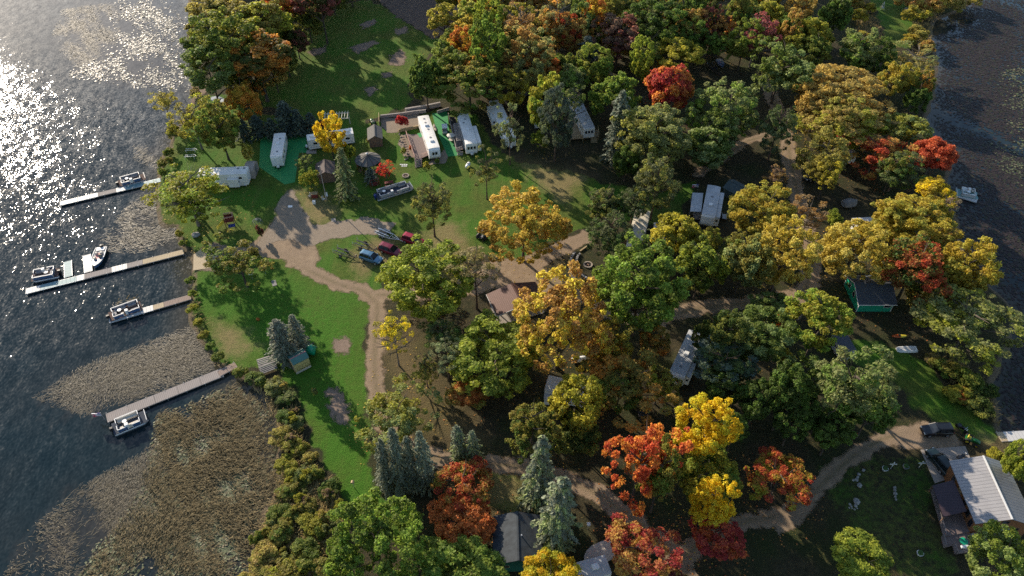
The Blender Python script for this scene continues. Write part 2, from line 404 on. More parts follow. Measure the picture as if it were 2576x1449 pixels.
def shoref(X, Y): return np.clip(1 - np.abs(sd(X, Y, LAND) - .3) / 1.6, 0, 1)
tag(grid_mesh('ground', xs, ys, landz, {'lawn': lambda X, Y: soft(LAWN, 1.6)(X, Y) * (1 - .55 * soft(LAWN[3:4], 1.6)(X, Y)), 'dry': soft(DRY, 6), 'vivid': soft([polyw(VIVID)], 9), 'shore': shoref}, 'ground'), kind='structure')  # house lawn mask cut: darker litter colour mixed in to deepen its shade

WEED = [polyw(p) for p in (
    [(190, -10), (470, -10), (480, 235), (430, 250), (330, 235), (180, 195), (120, 120), (150, 40)],
    [(230, 600), (330, 500), (440, 490), (450, 600), (380, 640), (260, 640)], [(330, 360), (425, 350), (400, 420), (330, 400)],
    [(70, 1000), (200, 920), (330, 870), (480, 810), (560, 920), (440, 970), (330, 1010), (200, 1050), (100, 1050)],
    [(-10, 1460), (60, 1330), (180, 1230), (330, 1150), (375, 1080), (400, 1030), (600, 960), (700, 1090), (690, 1230), (640, 1340), (620, 1460)])]
t = NT('water'); v = t.pos()
weed, deep = t.attr('weed'), t.attr('shallow')
n1 = t.noise(t.pos(False, (1, .45, 1), -.5), .55, 5, .7); n2 = t.noise(v, .09, 3)
base = t.mix(t.ramp(n2, .35, .65), (.009, .020, .024), (.014, .022, .024))
wf = t.ramp(t.math('ADD', t.math('MULTIPLY', weed, .75), t.math('MULTIPLY', n1, .8)), .75, 1.1)
base = t.mix(t.math('MULTIPLY', wf, .6), base, (.050, .043, .036))
base = t.mix(t.math('MULTIPLY', deep, .8), base, (.060, .052, .034))
ca, sa = math.cos(-.42), math.sin(-.42)
def wavevec(sx, sy): return t.pos(False, (sx, sy, 1), -.42)
calm = t.math('SUBTRACT', 1.0, t.math('MULTIPLY', weed, .45))
def chan(vec, sc, k):
    o = t.n('ShaderNodeSeparateColor'); t.l(t.noise(vec, sc, 2, .5, True), o.inputs[0])
    return [t.math('MULTIPLY', t.math('SUBTRACT', o.outputs[i], .5), k) for i in (0, 1)]
a = chan(wavevec(1.0, .42), .8, .29); b = chan(wavevec(1.0, .6), 3.1, .47)
right = t.attr('right'); calm = t.math('MULTIPLY', calm, t.math('SUBTRACT', 1.0, t.math('MULTIPLY', t.attr('calm'), .62)))
calm = t.math('MULTIPLY', calm, t.math('SUBTRACT', 1.0, t.math('MULTIPLY', right, .75)))
nx = t.math('MULTIPLY', t.math('ADD', a[0], b[0]), calm); ny = t.math('MULTIPLY', t.math('ADD', a[1], b[1]), calm)
cx = t.n('ShaderNodeCombineXYZ'); t.l(nx, cx.inputs[0]); t.l(ny, cx.inputs[1]); cx.inputs[2].default_value = 1
vn = t.n('ShaderNodeVectorMath', operation='NORMALIZE'); t.l(cx.outputs[0], vn.inputs[0])
o = t.n('ShaderNodeBsdfPrincipled'); t.l(base, o.inputs['Base Color']); o.inputs['Roughness'].default_value = .05
o.inputs['IOR'].default_value = 1.333; t.l(vn.outputs[0], o.inputs['Normal']); t.done(o.outputs[0])
def weedf(X, Y): return soft(WEED, 16)(X, Y)
def shal(X, Y): return np.clip(1 + sd(X, Y, LAND) / 5, 0, 1)
wx = np.concatenate([[-1800, -900, -400, -250], np.arange(-180, 181, 2.0), [250, 400, 900, 1800]])
wy = np.concatenate([[-900, -400, -100, -20], np.arange(20, 261, 2.0), [320, 450, 700, 1200, 2400]])
tag(grid_mesh('lake_water', wx, wy, lambda X, Y: np.full(X.shape, -.35), {'weed': weedf, 'shallow': shal, 'right': lambda X, Y: (X > 30).astype(float), 'calm': soft([polyw([(-700, -60), (480, -30), (480, 245), (330, 225), (180, 190), (60, 165), (-60, 190), (-700, 200)])], 22)}, 'water'), kind='structure')

# dirt: thin sheets with ragged, fading edges on the soil
def dirt_mat(name, ca, cb, cc, sc=.8):
    t = NT(name); v = t.pos(); e = t.attr('edge')
    n1 = t.noise(v, .18, 4); n2 = t.noise(v, sc, 5, .65); n3 = t.noise(v, 6, 3, .7)
    c = t.mix(t.ramp(n2, .3, .7), ca, cb); c = t.mix(t.ramp(n1, .45, .7), c, cc)
    c = t.mix(t.math('MULTIPLY', t.math('LESS_THAN', t.vor(v, 2.3), .1), .5), c, (.24, .17, .06))
    c = t.mix(t.math('MULTIPLY', t.attr('mid'), t.ramp(n2, .3, .6)), c, tuple(q * k for q, k in zip(ca, (.52, .62, .45))))
    hs = t.n('ShaderNodeHueSaturation'); t.l(c, hs.inputs['Color']); t.l(t.math('MULTIPLY_ADD', n3, .5, .75), hs.inputs['Value'])
    sh = t.bsdf(hs.outputs[0], .95, 0, .15, t.bump(n3, .7, .12))
    tr = t.n('ShaderNodeBsdfTransparent'); mx = t.n('ShaderNodeMixShader')
    n4 = t.noise(v, .55, 4, .6)
    k = t.math('ADD', e, t.math('ADD', t.math('MULTIPLY', t.math('SUBTRACT', n2, .5), .8), t.math('MULTIPLY', t.math('SUBTRACT', n4, .5), 1.1)))
    t.l(t.ramp(k, .32, .60), mx.inputs[0]); t.l(tr.outputs[0], mx.inputs[1]); t.l(sh, mx.inputs[2]); t.done(mx.outputs[0])
dirt_mat('dirt', (.215, .155, .102), (.32, .235, .155), (.255, .185, .125))
dirt_mat('gravel', (.215, .17, .125), (.30, .24, .18), (.25, .20, .148), 1.4)
dirt_mat('bare_soil', (.18, .135, .10), (.26, .19, .145), (.21, .155, .12), 1.2)
dirt_mat('field_soil', (.10, .075, .062), (.17, .125, .10), (.12, .09, .075), .5)
def sheet(name, f, mat, z, box, res=.6, width=1.6, mid=None):
    x0, x1, y0, y1 = box
    gx = np.arange(x0, x1 + res, res); gy = np.arange(y0, y1 + res, res)
    o = grid_mesh(name, gx, gy, lambda X, Y: np.full(X.shape, z), {'edge': lambda X, Y: np.clip(.5 + (f(X, Y) + .35 * wob(X, Y)) / width, 0, 1), **({'mid': mid} if mid else {})}, mat, keep=lambda X, Y: f(X, Y) > -1.2)
    return tag(o, kind='structure')
def bbox(pts, m=3): a = np.vstack(pts); return a[:, 0].min() - m, a[:, 0].max() + m, a[:, 1].min() - m, a[:, 1].max() + m
def net(lines, polys):
    L = [(PP(p), w / 2) for w, p in lines]; G = [PP(p) for p in polys]
    def f(X, Y):
        r = np.full(X.shape, -1e9)
        for p, w in L: r = np.maximum(r, w - dseg(X, Y, p))
        for p in G: r = np.maximum(r, sd(X, Y, p))
        return r
    f.mid = lambda X, Y: sum(np.exp(-(dseg(X, Y, p) / .38) ** 2) for p, w in L).clip(0, 1) * .75 * np.clip(1.2 - sum(np.clip(.3 + sd(X, Y, g), 0, 1) for g in G), 0, 1) if G else 0 * X
    return f, bbox([p for p, w in L] + G)
f, b = net([(2.7, [(560, 640), (640, 635), (720, 640), (775, 680), (850, 715), (915, 732), (950, 765), (945, 830), (942, 900), (945, 970), (970, 1070), (1030, 1125), (1110, 1160), (1200, 1165), (1290, 1172), (1400, 1196), (1500, 1240), (1600, 1310), (1680, 1390), (1730, 1470)]),
            (2.7, [(1480, 590), (1400, 632), (1320, 680), (1230, 715), (1140, 738), (1040, 740), (950, 742)]),
            (3.0, [(1330, 680), (1400, 715), (1460, 745), (1530, 785), (1620, 810), (1760, 775), (1900, 760), (1980, 745)]),
            (3.2, [(1930, 190), (1945, 250), (1975, 330), (1992, 420), (2008, 500), (2032, 590), (2046, 660), (2030, 720), (1985, 790)]),
            (2.0, [(1750, 440), (1820, 395), (1880, 355), (1960, 330)]),
            (2.2, [(2360, 1085), (2290, 1085), (2215, 1105), (2140, 1152), (2070, 1216), (2017, 1266), (1950, 1300), (1870, 1312), (1790, 1340), (1720, 1400)])],
           [[(690, 560), (735, 560), (780, 600), (800, 640), (790, 690), (740, 670), (690, 640), (620, 650), (630, 615)],
            [(1270, 670), (1420, 600), (1475, 578), (1485, 610), (1380, 660), (1320, 700), (1250, 720)], [(1210, 660), (1290, 650), (1340, 700), (1400, 740), (1330, 740), (1220, 720)],
            [(2250, 1080), (2340, 1060), (2400, 1085), (2420, 1125), (2320, 1135), (2260, 1120)], [(1600, 1290), (1720, 1380), (1760, 1470), (1640, 1470), (1700, 1400)],
            [(1940, 1290), (2020, 1270), (2020, 1330), (1960, 1340)], [(1010, 742), (1080, 735), (1170, 720), (1160, 690), (1250, 680), (1260, 720), (1120, 760)]])
sheet('dirt_road', f, 'dirt', .012, b, .45, 2.0, f.mid)
f, b = net([], [[(700, 500), (735, 478), (755, 520), (790, 568), (860, 556), (925, 548), (995, 562), (975, 590), (900, 588), (830, 602), (780, 618), (700, 600), (660, 632), (640, 618), (690, 560)]])
sheet('gravel_lot', f, 'gravel', .020, b, .5, 1.6)
f, b = net([], [[(935, -20), (1150, -20), (1160, 50), (1112, 88), (1090, 98), (1045, 70), (1000, 42)]])
sheet('dirt_field', f, 'field_soil', .012, b, .8, 2.4)
f, b = net([], [[(842, 858), (870, 848), (880, 870), (868, 890), (850, 895), (835, 880)], [(828, 985), (850, 975), (875, 1010), (880, 1070), (850, 1060), (830, 1020)],
                [(985, 140), (1010, 125), (1025, 145), (1005, 165), (978, 160)], [(880, 120), (940, 100), (950, 108), (900, 135)], [(920, 225), (945, 215), (950, 225), (930, 240)], [(965, 185), (985, 180), (985, 192), (970, 195)], [(990, 75), (1020, 68), (1025, 80), (1000, 90)],
                [(905, 62), (940, 50), (945, 60), (915, 72)], [(775, 130), (820, 115), (815, 130), (790, 140)], [(485, 215), (530, 205), (520, 232), (490, 250), (482, 270)],
                [(490, 640), (535, 610), (570, 620), (550, 680), (490, 675)]])
sheet('bare_soil', f, 'bare_soil', .016, b, .45, 2.6)
f, b = net([], [[(955, 300), (1055, 285), (1060, 320), (1000, 332), (975, 334), (962, 315)], [(1005, 340), (1030, 335), (1045, 400), (1018, 390), (1005, 365)], [(1100, 395), (1125, 365), (1130, 390), (1120, 410), (1075, 415)]])
sheet('gravel_yard', f, 'gravel', .024, b, .35, .6)
# ------------------------------------------------------------------ trees
def round_crown(name, seed, nl=75, per=130, lr=(.17, .30), leaf=.034, squash=.8, inner=.12, mat='leaves', asp=1.0, zlo=-.65, irr=.16, up=.35):
    g = np.random.default_rng(seed); pos = []; nrm = []; cl = []
    k = g.normal(size=(6, 3)) * 1.6; ph = g.uniform(0, 6.3, 6)
    def env(d): return 1 + irr * np.sin(d @ k.T + ph).sum(-1) / 2.2
    d = unit(g.normal(size=(nl * 4, 3))); d = d[d[:, 2] > zlo + g.uniform(-.15, .15, len(d))][:nl]
    if len(d) < nl: nl = len(d)
    R = g.uniform(lr[0], lr[1], nl); rad = np.where(g.random(nl) < inner, g.uniform(.15, .5, nl), g.uniform(.72, 1.0, nl) - R * .7)
    C = d * (rad * env(d))[:, None]
    CL = g.random(nl)
    for i in range(nl):
        m = int(per * (R[i] / np.mean(R)) ** 2)
        e = unit(g.normal(size=(m, 3)) + .75 * unit(C[i] + [0, 0, up])[None])
        r = R[i] * g.uniform(.62, 1.08, m) * np.where(g.random(m) < .06, 1.25, 1)
        p = C[i] + e * r[:, None] * [1, 1, squash]
        pos.append(p); nrm.append(unit(e * .6 + g.normal(size=(m, 3)) * .62 + [0, 0, .2])); cl.append(np.full(m, CL[i]))
    pos = np.vstack(pos); nrm = np.vstack(nrm); cl = np.concatenate(cl); n = len(pos)
    s = leaf * g.uniform(.65, 1.35, n)
    return quads_mesh(name, quads_from(pos, nrm, s, s * asp * g.uniform(.7, 1.1, n), g), {'clump': np.clip(cl + g.normal(0, .12, n), 0, 1), 'leaf': g.random(n)}, mat), C
def spruce_crown(name, seed, tiers=30, nb=(11, 5), per=30, power=.85, droop=.18, open_=.0, leaf=.05):
    g = np.random.default_rng(seed); pos = []; nrm = []; al = []; cl = []
    for ti in range(tiers):
        z = (ti + .3) / tiers; R = (1 - z) ** power * g.uniform(.58, 1.08)
        n = int(nb[0] + (nb[1] - nb[0]) * z); a0 = g.uniform(0, 6.3)
        for b in range(n):
            if g.random() < open_: continue
            a = a0 + 6.283 * (b + g.uniform(-.3, .3)) / n; L = R * g.uniform(.55, 1.12); m = max(6, int(per * (.35 + .65 * L)))
            tt = g.uniform(.12, 1, m) ** .7; w = .13 * (1.05 - tt) + .03
            off = g.uniform(-1, 1, m) * w
            dx, dy = math.cos(a), math.sin(a)
            x = dx * tt * L - dy * off; y = dy * tt * L + dx * off
            zz = z + (.03 - droop * tt * L * .45) + g.normal(0, .006, m)
            pos.append(np.stack([x, y, zz], 1)); nrm.append(unit(np.stack([dx * .35 + g.normal(0, .35, m), dy * .35 + g.normal(0, .35, m), np.full(m, .8)], 1)))
            al.append(np.stack([-dy + g.normal(0, .5, m), dx + g.normal(0, .5, m), g.normal(0, .3, m)], 1)); cl.append(np.full(m, g.random()))
    pos = np.vstack(pos); nrm = np.vstack(nrm); al = np.vstack(al); cl = np.concatenate(cl); n = len(pos)
    s = leaf * g.uniform(.7, 1.3, n); Q = quads_from(pos, nrm, s * 1.3, s * .5, g, al)
    c = Q.mean(1, keepdims=True); Q = c + (Q - c) * [1, 1, .3]
    return quads_mesh(name, Q, {'clump': cl, 'leaf': g.random(n)}, 'needles')
def trunk_mesh(name, seed, limbs, mat, top=.92, lo=.34, r0=.045, spread=.62, bare=False):
    g = random.Random(seed); b = MB(); k = 6
    pts = [(g.uniform(-.03, .03) * i / k if i else 0, g.uniform(-.03, .03) * i / k if i else 0, top * i / k) for i in range(k + 1)]
    b.tube(pts, [r0 * (1.35 if i == 0 else 1 - .82 * i / k) for i in range(k + 1)], 7)
    for j in range(limbs):
        z = lo + (top - .1 - lo) * (j / max(1, limbs - 1)) * g.uniform(.85, 1.1); a = j * 2.4 + g.uniform(-.4, .4)
        L = spread * (1.05 - .55 * (z - lo) / (1 - lo)) * g.uniform(.8, 1.15); rise = g.uniform(.10, .22)
        mid = (math.cos(a) * L * .5, math.sin(a) * L * .5, z + rise * .6); end = (math.cos(a + .2) * L, math.sin(a + .2) * L, z + rise)
        b.tube([(0, 0, z), mid, end], [r0 * .42, r0 * .26, r0 * .08], 5, False)
        for q in range(3 if bare else 1):
            e2 = (end[0] + g.uniform(-.2, .2), end[1] + g.uniform(-.2, .2), end[2] + g.uniform(-.03, .12)); b.tube([mid, e2], [r0 * .18, r0 * .05], 4, False)
    me = bpy.data.meshes.new(name); me.from_pydata(b.v, [], b.f); me.materials.append(M(mat)); me.update(); return me
CROWN = {
    'big': [round_crown('broad_crown', s, 190, 108, (.07, .16), .0190, irr=.2)[0] for s in (1, 2, 3, 4)],
    'mid': [round_crown('round_crown', s, 120, 112, (.09, .21), .0245, irr=.22)[0] for s in (11, 12, 13, 14, 15, 16)],
    'oak': [round_crown('oak_crown', s, 115, 88, (.07, .17), .0205, .7, .2, irr=.3)[0] for s in (21, 22, 23, 24)],
    'sparse': [round_crown('open_crown', s, 75, 62, (.08, .18), .019, .7, .35, irr=.3)[0] for s in (31, 32)],
    'pine': [round_crown('pine_crown', s, 125, 85, (.07, .16), .023, .55, .3, 'needles', .5, -.8, .2)[0] for s in (41, 42, 43)],
    'airy': [round_crown('airy_pine_crown', s, 62, 75, (.08, .16), .024, .5, .35, 'needles', .5, -.8, .3)[0] for s in (51, 52)],
    'shrub': [round_crown('shrub_foliage', s, 60, 88, (.12, .30), .036, .8, .2, zlo=-.25, irr=.3)[0] for s in (61, 62, 63, 64)],
    'spruce': [spruce_crown('spruce_crown', s, 24 + s % 3 * 4, (12, 7), 36, .44, .24, .14) for s in (71, 72, 73)],
    'wspruce': [spruce_crown('wide_spruce_crown', s, 26, (13, 7), 40, .42, .22, .08) for s in (81, 82)],
}
TRUNK = {'d': [trunk_mesh('tree_trunk', s, 9, 'bark') for s in (1, 2)], 'p': [trunk_mesh('pine_trunk', s, 13, 'bark_pine', .97, .38, .035, .55) for s in (3, 4)],
         'b': [trunk_mesh('bare_trunk', s, 16, 'bark_pale', .95, .3, .035, .8, True) for s in (5,)], 's': [trunk_mesh('spruce_trunk', 6, 0, 'bark', .96, r0=.05)]}
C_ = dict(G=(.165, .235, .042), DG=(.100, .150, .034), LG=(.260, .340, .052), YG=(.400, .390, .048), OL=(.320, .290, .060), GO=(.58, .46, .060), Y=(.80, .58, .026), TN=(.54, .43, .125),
          OR=(.64, .26, .060), OB=(.54, .33, .090), RO=(.62, .155, .055), R=(.54, .105, .070), RR=(.74, .05, .035), MR=(.27, .075, .07), PK=(.44, .125, .12), GG=(.290, .325, .125), PN=(.150, .170, .075),
          BS=(.220, .250, .175), BR=(.33, .23, .145), SP=(.180, .205, .135), DS=(.085, .115, .095), GY=(.26, .27, .20))
TREES = []
CN = dict(G='mid green', DG='dark green', LG='fresh light green', YG='yellow green', OL='olive', GO='golden', Y='bright yellow', TN='tan yellow', OR='orange', OB='orange brown', RO='red orange', R='red', RR='scarlet', MR='maroon', PK='purple red', GG='grey green', PN='pine green', BS='blue grey', BR='brown', SP='spruce green', DS='dark blue green', GY='grey')
_n = [0]
def put_tree(G, a, c, zc, kind, c1, c2, bias, label, group=None, species=None, rx=None):
    _n[0] += 1; rr = random.Random(_n[0] * 31)
    con = kind in ('spruce', 'wspruce'); sh = kind == 'shrub'
    nm = species or ('spruce_tree' if con else 'pine_tree' if kind in ('pine', 'airy') else 'shrub' if sh else 'maple_tree' if c1 in ('R', 'RO', 'OR', 'RR', 'MR', 'PK') else 'deciduous_tree')
    root = empty(nm, label, 'shrub' if nm == 'shrub' else 'tree', (G[0], G[1], 0), 0, group)
    cm = CROWN[kind]; o = bpy.data.objects.new('foliage' if sh else 'crown', cm[_n[0] % len(cm)]); COL.objects.link(o); o.parent = root
    o.color = (*C_[c1], bias); o['tint'] = list(C_[c2])
    if con: o.location = (0, 0, c[0]); q_ = rr.uniform(.86, 1.1); o.scale = (a * q_, a * rr.uniform(.88, 1.1), c[1] * rr.uniform(.95, 1.03))
    else: o.location = (0, 0, zc); o.scale = (a, a, c)
    o.rotation_euler = (rr.uniform(-.035, .035), rr.uniform(-.035, .035), rr.uniform(0, 6.28))
    if not sh:
        tk = TRUNK['s' if con else 'p' if kind in ('pine', 'airy') else 'b' if kind == 'sparse' else 'd']
        t = bpy.data.objects.new('trunk', tk[_n[0] % len(tk)]); COL.objects.link(t); t.parent = root
        h = (c[0] + c[1]) if con else zc + c * .86
        t.scale = (min(a, 6.5) if not con else 3.0, min(a, 6.5) if not con else 3.0, h); t.rotation_euler = (0, 0, rr.uniform(0, 6.28))
        if not con and a > 6.5: t.scale = (a * .9, a * .9, h)
    TREES.append((root, a, c1)); return root
def tree(x0, x1, y0, y1, kind, c1, c2, label, clear=2.2, bias=.5, base=None, group=None, species=None):
    cx, cy = (x0 + x1) / 2, (y0 + y1) / 2; zc = 6.0
    for _ in range(8):
        p = P(cx, cy, zc)
        if base:
            g = P(*base); lo, hi = .5, 30.0
            for _k in range(24):
                md = (lo + hi) / 2
                if proj((g.x, g.y, md))[1] > cy: lo = md
                else: hi = md
            p = Vector((g.x, g.y, (lo + hi) / 2))
        d = p - Vector((0, 0, HC)); dep = proj(p)[2]; k = F / dep
        a = (x1 - x0) / 2 / k; hh = (y1 - y0) / 2 / k; e = math.asin(-d.normalized().z)
        c = math.sqrt(max((hh * hh - (a * math.sin(e)) ** 2), (.45 * a * math.cos(e)) ** 2)) / math.cos(e); c = min(c, 2.2 * a)
        zc = p.z if base else clear + c
        if not base: cy = max((y0 + y1) / 2, y0 + k * math.sqrt((a * math.sin(e)) ** 2 + (c * math.cos(e)) ** 2) * .97)
    return put_tree(P(cx, cy, zc) if not base else p, a * 1.10, c * 1.08, zc, kind, c1, c2, bias, label, group, species)
def spruce(xt, yt, yb, w, c1, c2, label, kind='spruce', bias=.5, group=None, low=.6):
    bx = xt
    for _ in range(12):
        g = P(bx, yb); lo, hi = .5, 40.0
        for _k in range(26):
            md = (lo + hi) / 2
            if proj((g.x, g.y, md))[1] > yt: lo = md
            else: hi = md
        bx += xt - proj((g.x, g.y, lo))[0]
    dep = proj((g.x, g.y, lo * .25))[2]; a = w / 2 * dep / F * 1.2
    return put_tree(g, a, (low, lo - low), 0, kind, c1, c2, bias, label, group)

# -- upper left wood beside the lake
tree(463, 635, 48, 190, 'big', 'G', 'OL', 'green broad tree at the lake edge in the upper left wood', clear=7)
tree(570, 735, -5, 115, 'mid', 'OL', 'YG', 'olive yellow tree at the top of the upper left wood', clear=7)
tree(485, 612, -15, 72, 'mid', 'OL', 'TN', 'olive tan tree at the lake edge on the top border of the photo', clear=7)
tree(555, 735, 92, 205, 'mid', 'DG', 'OR', 'dark tree with orange and rust patches at the lawn side of the upper left wood', bias=.62, clear=7)
tree(466, 590, 140, 232, 'mid', 'G', 'GG', 'low green tree above the sandy bank beside the lake', clear=7)
tree(640, 695, 10, 45, 'mid', 'RO', 'OR', 'small red crown peeking from the olive trees at the top left', clear=7)
tree(655, 750, -30, 50, 'mid', 'YG', 'RO', 'yellow green tree with red bits on the top border above the clearing', bias=.6, clear=7)
tree(745, 860, -60, 50, 'mid', 'DG', 'MR', 'dark shaded tree at the top corner of the mown clearing', bias=.6, clear=7)
tree(572, 650, 203, 305, 'mid', 'GO', 'OR', 'narrow yellow orange tree beside the covered boats on the shore', 1.2, .6, species='maple_tree')
tree(425, 545, 245, 370, 'sparse', 'OL', 'YG', 'leaning willow with olive foliage hanging over the lake', 1.5, species='willow_tree')
tree(500, 605, 265, 395, 'big', 'OL', 'G', 'large olive green willow behind the white shore trailer', 1.5, species='willow_tree')
tree(378, 445, 222, 285, 'sparse', 'YG', 'TN', 'yellowish branch tip of a willow leaning far out over the water', 2, species='willow_tree')
tree(422, 458, 315, 355, 'shrub', 'YG', 'OL', 'small yellow green bush on the bank below the leaning willow', 0)
tree(607, 636, 352, 415, 'mid', 'YG', 'TN', 'slim yellow green sapling between the willow and the green carpet', 1)
tree(380, 578, 408, 548, 'sparse', 'YG', 'LG', 'big loose yellow green tree at the shore in front of the grey white trailer', 2, .5, base=(500, 568))
tree(420, 560, 440, 560, 'oak', 'G', 'YG', 'green lower tree under the loose yellow green shore tree', 1)
for i, (xt, yt, yb, w) in enumerate(((707, 258, 338, 62), (640, 292, 345, 48), (602, 300, 350, 50), (742, 278, 340, 52), (775, 286, 335, 46), (675, 296, 345, 44))):
    spruce(xt, yt, yb, w, 'DS', 'SP', ('tallest dark blue spruce in the row above the white trailer', 'dark spruce in the middle of the row by the white trailer', 'leftmost dark spruce of the row beside the willow', 'dark spruce right of the tallest one in the row', 'rightmost dark spruce in the row beside the clearing', 'low dark spruce left of the tallest one in the row')[i], group='spruces in a row behind the trailers')
tree(797, 862, 302, 395, 'mid', 'Y', 'GO', 'yellow tree standing in front of the long white trailer', 1.5)
tree(795, 815, 307, 324, 'shrub', 'RR', 'RO', 'small bright red bush behind the yellow tree at the trailer', .2)
spruce(850, 370, 498, 62, 'PN', 'GG', 'tall grey green spruce between the yellow tree and the brown roof shed')
tree(862, 892, 360, 405, 'mid', 'G', 'YG', 'small green tree beside the round gazebo', .8)
tree(742, 792, 385, 435, 'sparse', 'GG', 'LG', 'grey green bush tree by the green carpet', .6)
tree(752, 805, 422, 478, 'oak', 'YG', 'G', 'yellow green bush tree beside the brown roof shed', .5)
tree(527, 672, 610, 728, 'oak', 'OL', 'G', 'olive oak beside the boat ramp', 1.6, .45, base=(622, 722), species='oak_tree')
spruce(690, 808, 905, 74, 'GY', 'SP', 'larger grey spruce of the pair behind the green and yellow hut')
spruce(731, 788, 882, 58, 'GY', 'SP', 'smaller grey spruce of the pair behind the green and yellow hut')
# -- middle lawn pines and trailer row
tree(1238, 1325, 257, 412, 'airy', 'PN', 'GG', 'tall airy pine with a long thin shadow on the camp lawn', base=(1283, 414))
tree(1172, 1265, 375, 488, 'airy', 'PN', 'OL', 'open pine on the lawn next to the white propane tank', base=(1225, 501))
tree(1025, 1142, 447, 588, 'pine', 'PN', 'OL', 'full round pine above the parked red cars', base=(1094, 595))
tree(1350, 1450, 205, 405, 'pine', 'DS', 'PN', 'tall dark pine left of the trailer with the wooden deck', 1)
tree(1325, 1428, 208, 345, 'mid', 'YG', 'LG', 'bright yellow green tree in front of the dark pine by the deck', 1.5)
tree(1335, 1378, 333, 378, 'shrub', 'LG', 'YG', 'small round light green bush under the bright yellow green tree', .3)
tree(1399, 1482, 157, 238, 'mid', 'GG', 'LG', 'grey green tree behind the trailer with the wooden deck', 3)
tree(1489, 1605, 185, 305, 'mid', 'LG', 'G', 'fresh green tree right of the trailer with the wooden deck')
tree(1500, 1546, 147, 200, 'mid', 'LG', 'G', 'small upright green crown on top of the fresh green tree', 6)
tree(1585, 1640, 117, 212, 'mid', 'LG', 'YG', 'slim tall green tree left of the red maple')
spruce(1568, 233, 402, 84, 'SP', 'BS', 'blue grey spruce beside the wooden deck')
spruce(1619, 242, 300, 40, 'SP', 'BS', 'small blue grey spruce below the red maple')
tree(1625, 1748, 153, 292, 'mid', 'R', 'OR', 'round red maple in the upper middle of the camp', 2, .42)
tree(1555, 1740, 268, 425, 'big', 'GG', 'OL', 'large pale olive oak below the red maple', 2, species='oak_tree')
tree(1540, 1612, 365, 452, 'mid', 'G', 'DG', 'green tree at the lower left foot of the pale olive oak', 1)
tree(1590, 1712, 388, 545, 'pine', 'PN', 'OL', 'large dark pine below the pale olive oak', 2)
tree(1475, 1562, 465, 572, 'pine', 'PN', 'OL', 'brownish pine at the lawn edge right of the flag pole', 2)
tree(1468, 1605, 522, 672, 'pine', 'PN', 'DG', 'broad dark pine left of the cream trailer', 1.5)
tree(1545, 1640, 470, 560, 'pine', 'PN', 'DG', 'dark pine in the group between the lawn and the cream trailer', 3)
tree(1656, 1768, 97, 178, 'mid', 'YG', 'GO', 'yellow green tree right behind the round red maple', 4)
